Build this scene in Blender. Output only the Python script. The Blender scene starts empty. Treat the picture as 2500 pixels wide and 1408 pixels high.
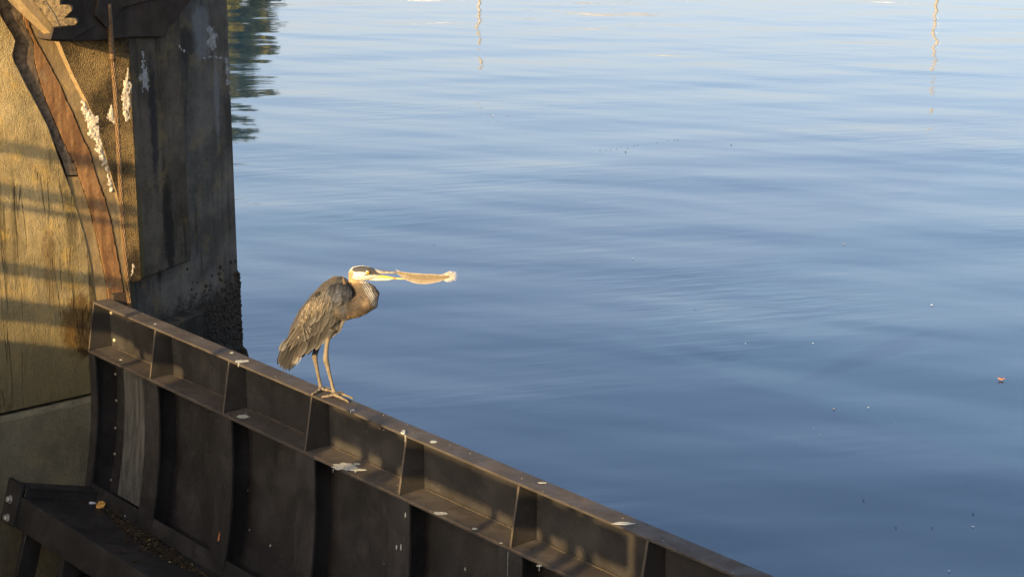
import bpy, bmesh, math, random
import numpy as np
from mathutils import Vector, Matrix, noise
random.seed(7)
R = math.radians
sc = bpy.context.scene
C = sc.collection

# ------------------------------------------------------------------ camera, sky, sun, exposure
EYE = Vector((0, 0, 5.2)); PITCH = R(15); FPX = 4500.0
cam = bpy.data.cameras.new('camera'); cam.sensor_width = 36; cam.lens = FPX / 2500 * 36
cam.clip_start = 0.1; cam.clip_end = 6000
camo = bpy.data.objects.new('camera', cam); C.objects.link(camo)
camo.location = EYE; camo.rotation_euler = (R(90) - PITCH, 0, 0)
sc.camera = camo

SUN_EL = R(16)
SUN = Vector((-.545, -.839, 0)).normalized() * math.cos(SUN_EL) + Vector((0, 0, math.sin(SUN_EL)))
world = bpy.data.worlds.new('World'); sc.world = world; world.use_nodes = True
wn = world.node_tree.nodes; wn.clear()
sky = wn.new('ShaderNodeTexSky'); sky.sky_type = 'NISHITA'; sky.sun_disc = False
sky.sun_elevation = SUN_EL; sky.sun_rotation = math.atan2(SUN.x, SUN.y)
sky.air_density = 0.8; sky.dust_density = 5.0; sky.ozone_density = 1.0
bgn = wn.new('ShaderNodeBackground'); bgn.inputs[1].default_value = 0.15
won = wn.new('ShaderNodeOutputWorld')
veil = wn.new('ShaderNodeMix'); veil.data_type = 'RGBA'; veil.inputs[7].default_value = (2.75, 2.62, 2.75, 1)   # pale horizon haze, the same all round, fading out upwards
wtc = wn.new('ShaderNodeTexCoord'); wsp = wn.new('ShaderNodeSeparateXYZ'); wmr = wn.new('ShaderNodeMapRange'); wmr.interpolation_type = 'SMOOTHSTEP'
wmr.inputs[1].default_value = .02; wmr.inputs[2].default_value = .36; wmr.inputs[3].default_value = .48; wmr.inputs[4].default_value = .03
world.node_tree.links.new(wtc.outputs['Generated'], wsp.inputs[0]); world.node_tree.links.new(wsp.outputs[2], wmr.inputs[0]); world.node_tree.links.new(wmr.outputs[0], veil.inputs['Factor'])
world.node_tree.links.new(sky.outputs[0], veil.inputs[6]); world.node_tree.links.new(veil.outputs[2], bgn.inputs[0]); world.node_tree.links.new(bgn.outputs[0], won.inputs[0])
sl = bpy.data.lights.new('sun', 'SUN'); sl.energy = 4.3; sl.angle = R(0.45); sl.color = (1.0, 0.69, 0.31)
so = bpy.data.objects.new('sun', sl); C.objects.link(so); so.location = (-6, -8, 12)
so.rotation_euler = (-SUN).to_track_quat('-Z', 'Y').to_euler()
vs = sc.view_settings; vs.view_transform = 'Standard'; vs.look = 'None'; vs.exposure = 1.88; vs.gamma = 1; vs.use_curve_mapping = False

# ------------------------------------------------------------------ measuring: pixels of the 2500 px photograph to points on real planes
CP, SP = math.cos(PITCH), math.sin(PITCH)
def ray(x, y):
    u = (x - 1250) / FPX; v = (y - 704) / FPX
    return Vector((u, CP - v * SP, -SP - v * CP))
def onplane(x, y, P, n):
    d = ray(x, y); return EYE + d * ((P - EYE).dot(n) / d.dot(n))
def onz(x, y, z): return onplane(x, y, Vector((0, 0, z)), Vector((0, 0, 1)))
def proj(P):
    q = P - EYE; dep = q.y * CP - q.z * SP; up = q.y * SP + q.z * CP
    return 1250 + FPX * q.x / dep, 704 - FPX * up / dep
# gate axes: D3 along the gate, N3 horizontally downstream (towards the bridge)
D3 = Vector((.645, -.7642, 0)).normalized(); N3 = Vector((-.7642, -.645, 0)).normalized(); Z3 = Vector((0, 0, 1))
O3 = onz(261, 727, 1.9); O3.z = 0
def G(a, b, z): return O3 + D3 * a + N3 * b + Z3 * z
def W(x, y, a=0.0): return onplane(x, y, O3 + D3 * a, D3)          # point on a plane parallel to the pier wall

# ------------------------------------------------------------------ object helpers
def link(o, parent=None):
    C.objects.link(o)
    if parent is not None: o.parent = parent
    return o
def thing(name, label, cat, loc=(0, 0, 0), group=None):
    o = bpy.data.objects.new(name, None); link(o); o.location = loc; o.empty_display_size = .1
    o['label'] = label; o['category'] = cat
    if group: o['group'] = group
    return o
def tag(o, label, cat, group=None):
    o['label'] = label; o['category'] = cat
    if group: o['group'] = group
    return o
def root_off(p):
    v = Vector((0, 0, 0))
    while p is not None: v += p.location; p = p.parent
    return v
def build(name, bm, m, parent=None, smooth=False, base=None, bevel=0):
    """bm holds world coordinates"""
    bmesh.ops.recalc_face_normals(bm, faces=bm.faces[:])
    if bevel: bmesh.ops.bevel(bm, geom=bm.edges[:], offset=bevel, segments=1, affect='EDGES', clamp_overlap=True)
    off = root_off(parent)
    loc = Vector(base) if base is not None else Vector((0, 0, 0))
    for v in bm.verts: v.co -= (off + loc)
    me = bpy.data.meshes.new(name); bm.to_mesh(me); bm.free()
    if smooth:
        for p in me.polygons: p.use_smooth = True
    me.materials.append(m)
    o = bpy.data.objects.new(name, me); link(o, parent); o.location = loc
    return o
def rawmesh(name, verts, faces, m, parent=None, smooth=False, cols=None):
    off = root_off(parent)
    me = bpy.data.meshes.new(name); me.from_pydata([tuple(Vector(v) - off) for v in verts], [], faces)
    if smooth:
        for p in me.polygons: p.use_smooth = True
    if cols is not None:
        ca = me.color_attributes.new('Col', 'FLOAT_COLOR', 'POINT')
        buf = np.ones((len(verts), 4), 'f'); buf[:, :3] = cols; ca.data.foreach_set('color', buf.ravel())
    me.materials.append(m); me.update()
    o = bpy.data.objects.new(name, me); link(o, parent)
    return o
def prism(bm, pts, ext):
    """closed polygon (world) extruded by vector ext"""
    ext = Vector(ext); a = [bm.verts.new(p) for p in pts]; b = [bm.verts.new(Vector(p) + ext) for p in pts]
    n = len(pts); bm.faces.new(a); bm.faces.new(b[::-1])
    for i in range(n): bm.faces.new((a[i], b[i], b[(i + 1) % n], a[(i + 1) % n]))
def hexa(bm, f, x0, x1, y0, y1, z0, z1):
    """box in a local frame f(x,y,z)->world"""
    v = [bm.verts.new(f(*c)) for c in ((x0, y0, z0), (x1, y0, z0), (x1, y1, z0), (x0, y1, z0), (x0, y0, z1), (x1, y0, z1), (x1, y1, z1), (x0, y1, z1))]
    for q in ((3, 2, 1, 0), (4, 5, 6, 7), (0, 1, 5, 4), (1, 2, 6, 5), (2, 3, 7, 6), (3, 0, 4, 7)): bm.faces.new([v[i] for i in q])
def tube(bm, pts, rad, seg=8, cap=True):
    pts = [Vector(p) for p in pts]; n = len(pts); rings = []
    ref = None
    for i, p in enumerate(pts):
        t = (pts[min(i + 1, n - 1)] - pts[max(i - 1, 0)]).normalized()
        if ref is None: ref = t.orthogonal().normalized()
        ref = (ref - t * ref.dot(t)).normalized(); bi = t.cross(ref)
        r = rad[i] if hasattr(rad, '__len__') else rad
        rings.append([bm.verts.new(p + (ref * math.cos(2 * math.pi * k / seg) + bi * math.sin(2 * math.pi * k / seg)) * r) for k in range(seg)])
    for i in range(n - 1):
        for k in range(seg): bm.faces.new((rings[i][k], rings[i][(k + 1) % seg], rings[i + 1][(k + 1) % seg], rings[i + 1][k]))
    if cap: bm.faces.new(rings[0][::-1]); bm.faces.new(rings[-1])
def lerp(a, b, t): return a + (b - a) * t
def polysample(pts, n):
    """n evenly spaced points on a 2D polyline"""
    P = np.array(pts, float); s = np.r_[0, np.cumsum(np.linalg.norm(np.diff(P, axis=0), axis=1))]
    q = np.linspace(0, s[-1], n)
    return [(float(np.interp(t, s, P[:, 0])), float(np.interp(t, s, P[:, 1]))) for t in q]

# ------------------------------------------------------------------ materials
class M:
    def __init__(s, name, rough=.6, spec=.3, metal=0):
        s.m = bpy.data.materials.new(name); s.m.use_nodes = True; s.t = s.m.node_tree; s.n = s.t.nodes; s.n.clear()
        s.b = s.n.new('ShaderNodeBsdfPrincipled'); o = s.n.new('ShaderNodeOutputMaterial'); s.L(s.b.outputs[0], o.inputs[0])
        s.b.inputs['Roughness'].default_value = rough; s.b.inputs['Specular IOR Level'].default_value = spec; s.b.inputs['Metallic'].default_value = metal
        s.pos = s.n.new('ShaderNodeNewGeometry').outputs['Position']; s.h = None
    def L(s, a, b): s.t.links.new(a, b)
    def mapping(s, scale=(1, 1, 1), rot=(0, 0, 0)):
        k = s.n.new('ShaderNodeMapping'); s.L(s.pos, k.inputs[0]); k.inputs['Scale'].default_value = scale; k.inputs['Rotation'].default_value = rot; return k.outputs[0]
    def crest(s, stretch, ang):
        k = s.n.new('ShaderNodeMapping'); k.vector_type = 'TEXTURE'; s.L(s.pos, k.inputs[0]); k.inputs['Scale'].default_value = (stretch, 1, 1); k.inputs['Rotation'].default_value = (0, 0, R(ang)); return k.outputs[0]
    def noise(s, scale, detail=4, rough=.55, vec=None, dist=0):
        k = s.n.new('ShaderNodeTexNoise'); s.L(vec or s.pos, k.inputs['Vector']); k.inputs['Scale'].default_value = scale
        k.inputs['Detail'].default_value = detail; k.inputs['Roughness'].default_value = rough; k.inputs['Distortion'].default_value = dist; return k.outputs[0]
    def voro(s, scale, vec=None, feat='F1'):
        k = s.n.new('ShaderNodeTexVoronoi'); s.L(vec or s.pos, k.inputs['Vector']); k.inputs['Scale'].default_value = scale; k.feature = feat; return k.outputs['Distance']
    def ramp(s, v, a, b, lo=0., hi=1.):
        k = s.n.new('ShaderNodeMapRange'); s.L(v, k.inputs[0]); k.inputs[1].default_value = a; k.inputs[2].default_value = b
        k.inputs[3].default_value = lo; k.inputs[4].default_value = hi; k.interpolation_type = 'SMOOTHSTEP'; return k.outputs[0]
    def mix(s, f, a, b, mode='MIX'):
        k = s.n.new('ShaderNodeMix'); k.data_type = 'RGBA'; k.blend_type = mode
        for sock, v in ((k.inputs['Factor'], f), (k.inputs['A'] if False else k.inputs[6], a), (k.inputs[7], b)):
            if hasattr(v, 'links'): s.L(v, sock)
            elif isinstance(v, (int, float)): sock.default_value = v
            else: sock.default_value = (*v, 1)
        return k.outputs[2]
    def math(s, op, a, b=0.):
        k = s.n.new('ShaderNodeMath'); k.operation = op
        for i, v in enumerate((a, b)):
            if hasattr(v, 'links'): s.L(v, k.inputs[i])
            else: k.inputs[i].default_value = v
        return k.outputs[0]
    def attr(s, name='Col'):
        k = s.n.new('ShaderNodeAttribute'); k.attribute_name = name; return k.outputs['Color']
    def sep(s, i):
        k = s.n.new('ShaderNodeSeparateXYZ'); s.L(s.pos, k.inputs[0]); return k.outputs[i]
    def color(s, v):
        if hasattr(v, 'links'): s.L(v, s.b.inputs['Base Color'])
        else: s.b.inputs['Base Color'].default_value = (*v, 1)
        return s
    def rough(s, v): s.L(v, s.b.inputs['Roughness']); return s
    def bump(s, h, dist=.01, strength=1.):
        k = s.n.new('ShaderNodeBump'); s.L(h, k.inputs['Height']); k.inputs['Distance'].default_value = dist; k.inputs['Strength'].default_value = strength
        if s.h is not None: s.L(s.h, k.inputs['Normal'])
        s.h = k.outputs[0]; s.L(s.h, s.b.inputs['Normal']); return s

def mat_steel(name, base=(.0150, .0140, .0136), light=(.0260, .0240, .0228), rust=(.034, .021, .012), rough=.56, spec=.2):
    m = M(name, rough, spec)
    c = m.mix(m.ramp(m.noise(3.2, 6, .65), .4, .66), base, light)
    st = m.noise(5, 5, .6, m.mapping((3, 3, .25)))
    c = m.mix(m.ramp(st, .52, .75, 0, .6), c, tuple(x * .55 for x in base))
    c = m.mix(m.ramp(m.noise(14, 8, .75), .6, .74, 0, .75), c, rust)
    c = m.mix(m.ramp(m.noise(90, 3, .6), .66, .76, 0, .55), c, (.2, .18, .15))
    m.color(c).rough(m.ramp(m.noise(9, 5), .3, .7, rough - .12, rough + .2))
    m.bump(m.noise(60, 5, .6), .0016).bump(m.noise(4, 3), .004)
    return m.m
STEEL = mat_steel('painted_steel')
STEEL_DUSTY = mat_steel('dusty_steel', (.030, .0255, .0225), (.049, .0415, .036), (.06, .032, .017), .7)
STEEL_BARE = mat_steel('bare_steel_edge', (.036, .030, .024), (.060, .050, .041), (.05, .028, .014), .55)
STEEL_DARK = mat_steel('dark_steel', (.020, .0145, .010), (.034, .025, .018), (.04, .021, .010), .65, .12)

def mat_concrete(name, base, light, dark, bscale=1., streak=.6, yellow=0., coarse=0., low_shade=None, speck=0, cracks=False, stains=()):
    m = M(name, .88, .15)
    c = m.mix(m.ramp(m.noise(2.3, 7, .65), .38, .66), base, light)
    c = m.mix(m.ramp(m.noise(7, 6, .7, m.mapping((1, 1, .1))), .5, .7, 0, streak), c, dark)
    c = m.mix(m.ramp(m.noise(26, 6, .75), .52, .72, 0, .55), c, dark)
    if yellow: c = m.mix(m.ramp(m.noise(5, 6, .7), .5, .68, 0, yellow), c, (.34, .22, .05))
    if low_shade: c = m.mix(m.ramp(m.math('ADD', m.sep(2), m.math('MULTIPLY', m.noise(3.5, 6, .7), -.55)), low_shade - .35, low_shade + .75, .9, 0), c, (.082, .070, .036))  # deck's shade on the lower wall, painted in as a darker tone
    if speck: c = m.mix(m.ramp(m.noise(210, 2, .5), .60, .70, 0, speck), c, light)
    if cracks:
        q = m.math('ABSOLUTE', m.math('SUBTRACT', m.noise(7.5, 3, .5, m.mapping((1, 1, .05))), .5)); cm = m.math('MULTIPLY', m.ramp(q, .0, .014, 1, 0), m.ramp(m.noise(2.2, 3), .46, .6))
        c = m.mix(m.math('MULTIPLY', cm, .55), c, dark); m.bump(m.math('MULTIPLY', cm, -1.), .012)
    for (P0, ax, rx, rz, col, amt) in stains:
        vm = m.n.new('ShaderNodeVectorMath'); vm.operation = 'DOT_PRODUCT'; m.L(m.pos, vm.inputs[0]); vm.inputs[1].default_value = ax
        u = m.math('DIVIDE', m.math('SUBTRACT', vm.outputs['Value'], P0.dot(ax)), rx); w = m.math('DIVIDE', m.math('SUBTRACT', m.sep(2), P0.z), rz)
        q = m.math('ADD', m.math('ADD', m.math('MULTIPLY', u, u), m.math('MULTIPLY', w, w)), m.math('MULTIPLY', m.math('SUBTRACT', m.noise(11, 7, .75), .5), 3.2))
        c = m.mix(m.ramp(q, .25, 1.15, amt, 0), c, col)
    pit = m.voro(34); c = m.mix(m.ramp(pit, .0, .12, .7, 0), c, tuple(x * .4 for x in dark))
    m.color(c)
    m.bump(m.ramp(pit, .02, .14), .006 * bscale).bump(m.noise(190, 3, .6), .0028 * bscale).bump(m.math('MULTIPLY', m.noise(105, 5, .75), m.ramp(m.noise(3.1, 4, .6), .35, .62, .35, 1.)), .0042 * bscale).bump(m.noise(16, 5, .7, m.mapping((1, 1, .12))), .006 * bscale).bump(m.noise(6, 5), .022 * bscale)
    if coarse: m.bump(m.voro(130), .005 * coarse)
    return m.m
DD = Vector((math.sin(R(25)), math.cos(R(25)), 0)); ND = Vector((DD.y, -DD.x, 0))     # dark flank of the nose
CN = W(330, 415); CN.z = 0
def DF(s, z, off=0.): return CN + DD * s + ND * off + Z3 * z
def DPX(x, y, off=0.): return onplane(x, y, CN + ND * off, ND)
WST = [(W(188, 790), N3, .13, .26, (.070, .038, .009), .85), (W(205, 825), N3, .07, .14, (.016, .011, .005), .85), (W(60, 130), N3, .10, .30, (.26, .205, .115), .5), (W(120, 640), N3, .05, .35, (.10, .06, .02), .5)]
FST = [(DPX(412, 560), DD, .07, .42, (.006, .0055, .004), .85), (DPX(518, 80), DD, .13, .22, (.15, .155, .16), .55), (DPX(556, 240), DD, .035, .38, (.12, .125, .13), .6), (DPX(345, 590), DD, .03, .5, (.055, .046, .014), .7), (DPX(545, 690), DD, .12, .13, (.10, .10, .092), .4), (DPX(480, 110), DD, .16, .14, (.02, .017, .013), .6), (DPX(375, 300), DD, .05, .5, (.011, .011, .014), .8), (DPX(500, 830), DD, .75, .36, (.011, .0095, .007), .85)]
CONC = mat_concrete('weathered_concrete', (.165, .124, .056), (.265, .204, .100), (.048, .037, .017), 1.1, .8, .5, .6, 1.45, .25, True, WST)
CONC_LOW = mat_concrete('damp_concrete', (.085, .076, .050), (.130, .116, .076), (.036, .031, .018), 1.0, .6, .12, .8, None, .5)
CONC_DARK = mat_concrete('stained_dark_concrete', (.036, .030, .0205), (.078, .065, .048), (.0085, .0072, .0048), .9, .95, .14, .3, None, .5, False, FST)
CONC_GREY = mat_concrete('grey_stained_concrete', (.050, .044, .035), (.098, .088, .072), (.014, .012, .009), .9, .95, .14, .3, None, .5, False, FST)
CONC_ROUGH = mat_concrete('rough_mossy_concrete', (.026, .019, .0095), (.19, .13, .055), (.009, .007, .004), 1.6, .7, .22, 2.2, None, .85)
CONC_SMOOTH = mat_concrete('smooth_concrete', (.135, .094, .046), (.185, .135, .070), (.068, .045, .020), .6, .5, .3)

def mat_rust():
    m = M('rusted_plate', .7, .25)
    lv = m.mapping((9, 9, 1.2), (0, 0, 0))
    c = m.mix(m.ramp(m.noise(2.2, 6, .65, lv), .35, .65), (.088, .040, .0135), (.180, .096, .037))
    c = m.mix(m.ramp(m.noise(12, 6, .7), .5, .7, 0, .7), c, (.065, .032, .014))
    c = m.mix(m.ramp(m.noise(6, 5, .7), .58, .72, 0, .7), c, (.18, .125, .065))
    m.color(c).bump(m.noise(40, 6, .7), .005).bump(m.noise(9, 4), .008); return m.m
RUST = mat_rust()
def mat_simple(name, col, rough=.6, spec=.3, metal=0, var=.35, nscale=40, bump=.001):
    m = M(name, rough, spec, metal)
    m.color(m.mix(m.ramp(m.noise(nscale, 4, .6), .3, .7), tuple(x * (1 - var) for x in col), tuple(min(1, x * (1 + var * .5)) for x in col)))
    if bump: m.bump(m.noise(nscale * 2.5, 4), bump)
    return m.m
ROPE = mat_simple('rusty_wire', (.11, .064, .026), .6, .4, .3, .6, 120, .001)
LIME = mat_simple('lime_crust', (.40, .345, .255), .9, .1, 0, .45, 60, .006)
LIME_GREY = mat_simple('grey_lime_crust', (.22, .22, .21), .9, .1, 0, .5, 60, .005)
ZINC = mat_simple('galvanised_steel', (.50, .50, .46), .38, .5, .8, .3, 60, .0006)
DROP = mat_simple('bird_dropping', (.26, .265, .235), .8, .2, 0, .5, 160, .001)
LEAF_Y = mat_simple('dry_leaf', (.42, .22, .05), .7, .2, 0, .4, 80)
LEAF_R = mat_simple('brown_leaf', (.28, .11, .04), .7, .2, 0, .4, 80)
BARN = mat_simple('barnacle_crust', (.034, .029, .023), .9, .15, 0, .75, 60, .003)
PAPER = mat_simple('white_scrap', (.72, .74, .76), .7, .2)
def mat_timber():
    m = M('grey_timber', .85, .15); v = m.mapping((22, 22, 1.0))
    c = m.mix(m.ramp(m.noise(1.4, 7, .7, v), .35, .66), (.036, .036, .033), (.090, .088, .080))
    c = m.mix(m.ramp(m.noise(2.6, 5, .7, v), .58, .68, 0, .8), c, (.035, .034, .032))
    m.color(c).bump(m.noise(1.5, 6, .7, v), .006); return m.m
TIMBER = mat_timber()
def mat_vcol(name, rough=.7, spec=.2, nscale=160, amt=.3, stretch=None, bump=.0008, sheen=0):
    m = M(name, rough, spec)
    nz = m.ramp(m.noise(nscale, 4, .6, m.mapping(stretch) if stretch else None), .3, .7, 1 - amt, 1 + amt * .6)
    k = m.n.new('ShaderNodeVectorMath'); k.operation = 'SCALE'; m.L(m.attr(), k.inputs[0]); m.L(nz, k.inputs['Scale'])
    m.color(k.outputs[0])
    if bump: m.bump(m.noise(nscale * 1.6, 4), bump)
    if sheen: m.b.inputs['Sheen Weight'].default_value = sheen
    return m.m
SKIN = mat_vcol('heron_body', .75, .2, 130, .35, None, .0012)
FEATH = mat_vcol('heron_feather', .7, .08, 110, .22, (1.2, 1.2, .22), .0008)
BLADE = mat_vcol('heron_plumage', .7, .2, 60, .15, None, 0)
BILL = mat_vcol('heron_bill', .35, .45, 120, .25, (.3, 1, 1), .0004)
EYE_Y = mat_simple('heron_iris', (.42, .26, .02), .2, .5, 0, .1, 200, 0)
EYE_K = mat_simple('heron_pupil', (.008, .007, .006), .08, .6, 0, .1, 200, 0)

def mat_water():
    m = M('water', .045, .5); m.b.inputs['IOR'].default_value = 1.333
    m.color((.006, .023, .046))
    sw = m.noise(.80, 1.5, .42, m.crest(2.6, -24))
    sw2 = m.noise(.33, 1.5, .4, m.crest(2.2, 9))
    mid = m.noise(1.7, 2, .5, m.crest(3.2, 8))
    fi = m.noise(5.2, 2, .5, m.crest(4.2, 16))
    mask = m.ramp(m.noise(.15, 3, .6), .44, .60, .10, 1.)
    m.bump(sw2, .080).bump(sw, .0255).bump(mid, .0032).bump(m.math('MULTIPLY', fi, mask), .0044)
    return m.m
WATER = mat_water()
def mat_ground():
    m = M('grass_bank', .95, .1)
    m.color(m.mix(m.noise(.3, 6), (.05, .075, .022), (.12, .11, .05))).bump(m.noise(1.5, 5), .2); return m.m
GROUND = mat_ground()
def mat_leaf():
    m = M('tree_foliage', .6, .3); m.color(m.mix(m.ramp(m.noise(.9, 4), .35, .65), (.085, .088, .006), (.17, .150, .012)))
    m.b.inputs['Subsurface Weight'].default_value = 0; return m.m
FOL = mat_leaf(); BARK = mat_simple('bark', (.11, .08, .055), .9, .1, 0, .4, 8, .02)
WHITE_PAINT = mat_simple('white_paint', (.80, .78, .72), .45, .4, 0, .06, 3, 0)
MAST = mat_simple('dull_aluminium', (.24, .22, .18), .5, .4, 0, .06, 3, 0)
CREAM = mat_simple('cream_boards', (.36, .33, .25), .7, .2, 0, .08, 3, 0)
ROOFM = mat_simple('roof_felt', (.16, .12, .10), .9, .1, 0, .3, 3, 0)
GLASS = mat_simple('dark_glass', (.02, .025, .03), .08, .5, 0, .1, 3, 0)
BRIDGE = mat_simple('bridge_paint', (.10, .11, .11), .6, .3, 0, .3, 5, .001)

# ------------------------------------------------------------------ setting: water and far bank
bm = bmesh.new()
vv = [bm.verts.new(p) for p in ((-320, -60, 0), (320, -60, 0), (320, 96, 0), (-320, 96, 0))]; bm.faces.new(vv)
o = build('water', bm, WATER); o['kind'] = 'structure'
nx, ny = 60, 14; verts, faces = [], []
ys = [84, 85.5, 87, 89, 92, 97, 105, 120, 160, 260, 500, 1000, 2000, 4000]
for j, y in enumerate(ys):
    for i in range(nx):
        x = -2200 + 4400 * i / (nx - 1) if j > 8 else -330 + 660 * i / (nx - 1)
        z = (-.6, .15, .4, .6, .75, .9, 1, 1.1, 1.3, 2, 4, 8, 14, 20)[j] + .25 * noise.noise(Vector((x * .1, y * .1, 0)))
        if j == 0: z = -.6
        verts.append((x, y + (1.2 * noise.noise(Vector((x * .07, 3, 0))) if j < 4 else 0), z))
for j in range(ny - 1):
    for i in range(nx - 1): k = j * nx + i; faces.append((k, k + 1, k + nx + 1, k + nx))
o = rawmesh('far_bank', verts, faces, GROUND, None, True); o['kind'] = 'structure'

def make_tree(x, y, h, rad, label, seed, n=15000):
    rnd = random.Random(seed)
    t = thing('bank_tree', label, 'tree', (x, y, .6), 'trees on the far bank')
    bm = bmesh.new(); lean = rnd.uniform(-.3, .3)
    tube(bm, [(x, y, .3), (x + lean * .3, y, h * .3), (x + lean, y, h * .6), (x + lean * 1.2, y, h * .88)], [.26, .2, .13, .04], 9)
    clumps = []
    for k in range(26):
        a = rnd.uniform(0, 6.28); hh = rnd.uniform(.22, .97); r = rad * (1.05 - abs(hh - .5) * 1.25) * rnd.uniform(.55, 1.0)
        c = Vector((x + lean * hh + math.cos(a) * r, y + math.sin(a) * r, h * hh)); clumps.append((c, rnd.uniform(.5, 1.05) * rad * .42))
        tube(bm, [(x + lean * hh * .8, y, h * hh * .72), tuple((c + Vector((x, y, h * hh * .7))) / 2), tuple(c)], [.07, .045, .015], 5)
    build('trunk', bm, BARK, t)
    V, F = [], []
    for k in range(n):
        c, r = clumps[rnd.randrange(len(clumps))]
        d = Vector((rnd.gauss(0, 1), rnd.gauss(0, 1), rnd.gauss(0, .8))); d = d.normalized() * r * rnd.random() ** .4
        p = c + d; s = rnd.uniform(.14, .32)
        u = Vector((rnd.gauss(0, 1), rnd.gauss(0, 1), rnd.gauss(0, 1))).normalized(); w = u.orthogonal().normalized()
        i = len(V); V += [p - u * s, p + w * s * .55, p + u * s, p - w * s * .55]; F.append((i, i + 1, i + 2, i + 3))
    rawmesh('crown', V, F, FOL, t)
make_tree(-15.3, 90, 10.6, 3.4, 'tallest leafy green tree on the far bank, its crown mirrored beside the pier', 1)
make_tree(-20.0, 92, 8.6, 3.6, 'broad leafy green tree on the far bank, left of the tallest one', 2)
make_tree(-25.5, 93, 9.4, 3.8, 'leafy green tree at the left end of the far bank trees', 3)
make_tree(-13.9, 92, 9.0, 2.4, 'slimmer round green tree on the far bank, right of the tallest one', 4, 8000)

def sailboat(x, y, mast, label):
    t = thing('sailboat', label, 'sailboat', (x, y, 0), 'sailing boats moored by the far bank')
    prof = [(-3.2, .75), (-2.4, 1.05), (-1, 1.2), (.8, 1.1), (2.2, .7), (3.4, .05)]
    V, F = [], []
    for px_, w in prof:
        for q, zz in ((-1, .95), (-.7, .2), (0, -.2), (.7, .2), (1, .95)): V.append((x + px_, y + q * w, zz + (.12 if px_ > 2 else 0)))
    for i in range(len(prof) - 1):
        for k in range(4): j = i * 5 + k; F.append((j, j + 5, j + 6, j + 1))
        F.append((i * 5, i * 5 + 4, i * 5 + 9, i * 5 + 5))
    F.append((0, 1, 2, 3, 4)); rawmesh('hull', V, F, WHITE_PAINT, t)
    bm = bmesh.new(); hexa(bm, lambda a, b, c: Vector((x + a, y + b, c)), -1.6, .9, -.6, .6, .95, 1.4); build('cabin', bm, WHITE_PAINT, t, bevel=.08)
    bm = bmesh.new(); tube(bm, [(x + .5, y, .9), (x + .5, y, mast)], [.075, .05], 10); build('mast', bm, MAST, t, True)
    bm = bmesh.new(); tube(bm, [(x + .5, y, 1.9), (x - 2.6, y, 1.85)], .07, 8); build('boom', bm, WHITE_PAINT, t, True)
    bm = bmesh.new(); tube(bm, [(x + .5, y - .6, mast * .62), (x + .5, y + .6, mast * .62)], .03, 6); build('spreader', bm, WHITE_PAINT, t)
sailboat(-1.9, 80, 5.6, 'white sailing boat with a short bare mast moored by the far bank')
sailboat(17.6, 79, 6.9, 'white sailing boat with the tall bare mast moored further right')

hx, hy = 6.2, 99
t = thing('boathouse', 'cream boarded boathouse with a low gable roof on the far bank', 'boathouse', (hx, hy, .8))
f = lambda a, b, c: Vector((hx + a, hy + b, c))
bm = bmesh.new(); prism(bm, [f(-5.2, -3, .6), f(5.2, -3, .6), f(5.2, -3, 3.2), f(0, -3, 4.0), f(-5.2, -3, 3.2)], (0, 7, 0)); build('wall', bm, CREAM, t)
for s in (-1, 1):
    bm = bmesh.new(); prism(bm, [f(0, -3.3, 4.06), f(s * 5.6, -3.3, 3.17), f(s * 5.6, -3.3, 3.29), f(0, -3.3, 4.2)], (0, 7.6, 0)); build('roof', bm, ROOFM, t)
for wx in (-3.4, 0, 3.4):
    bm = bmesh.new(); hexa(bm, f, wx - .6, wx + .6, -3.06, -3.003, 1.9, 3.1); w = build('window', bm, WHITE_PAINT, t)
    bm = bmesh.new(); hexa(bm, f, wx - .5, wx + .5, -3.09, -3.063, 2.0, 3.0); build('pane', bm, GLASS, w)
bm = bmesh.new(); hexa(bm, f, -1.2, 1.2, -3.07, -3.003, .7, 2.0); build('door', bm, ROOFM, t)

# ------------------------------------------------------------------ the footbridge the photographer stands on (behind the frame; it casts the railing shadows)
BB = 5.4
br = thing('footbridge', 'grey steel footbridge with plain pipe railings, where the photographer stands', 'footbridge', G(8, 6.2, 3.0))
def bar(name, a0, a1, z0, z1, b0=BB - .02, b1=BB + .02):
    bm = bmesh.new(); hexa(bm, G, a0, a1, b0, b1, z0, z1); return build(name, bm, BRIDGE, br)
def pipe(name, p, q, r):
    bm = bmesh.new(); tube(bm, [p, q], r, 10); return build(name, bm, BRIDGE, br, True)
bar('deck', -4, 17, 2.92, 3.12, BB - .06, BB + 1.7); bar('shade_fascia', -4, 17, .6, 2.915, BB - .05, BB + .25)  # deep fascia added out of view to keep sun off the lower gate and wall
for z, r in ((4.44, .042), (4.155, .042), (4.055, .024), (3.63, .042)): pipe('rail', G(-4, BB, z), G(3.15, BB, z), r)  # cut short so no rail shadow crosses the heron
bar('shade_toe_board', -4, 1.98, 3.28, 3.42); bar('shade_toe_board', 1.98, 2.62, 3.25, 3.44)
bar('shade_toe_board', 2.62, 4.30, 3.13, 3.445); bar('shade_toe_board', 4.30, 6.75, 3.245, 3.415)  # board heights shaped for the shade they throw on the gate
bar('shade_panel', 6.80, 17, 3.12, 4.3)  # solid panel added out of view to shade the gate's right end
for a in (-3, -1.2, .6, 2.08, 3.18): pipe('post', G(a, BB, 3.1), G(a, BB, 4.47), .03)
for a in (4.61, 4.80, 4.88, 6.16, 6.35, 6.47): bar('shadow_stub', a - .03, a + .035, 3.12, 3.50 if a < 6 else 3.46)  # short uprights made up to cast the upright shadows on the gate
for a in (5.75,): bar('shadow_stub', a - .02, a + .02, 3.12, 3.3)

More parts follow.
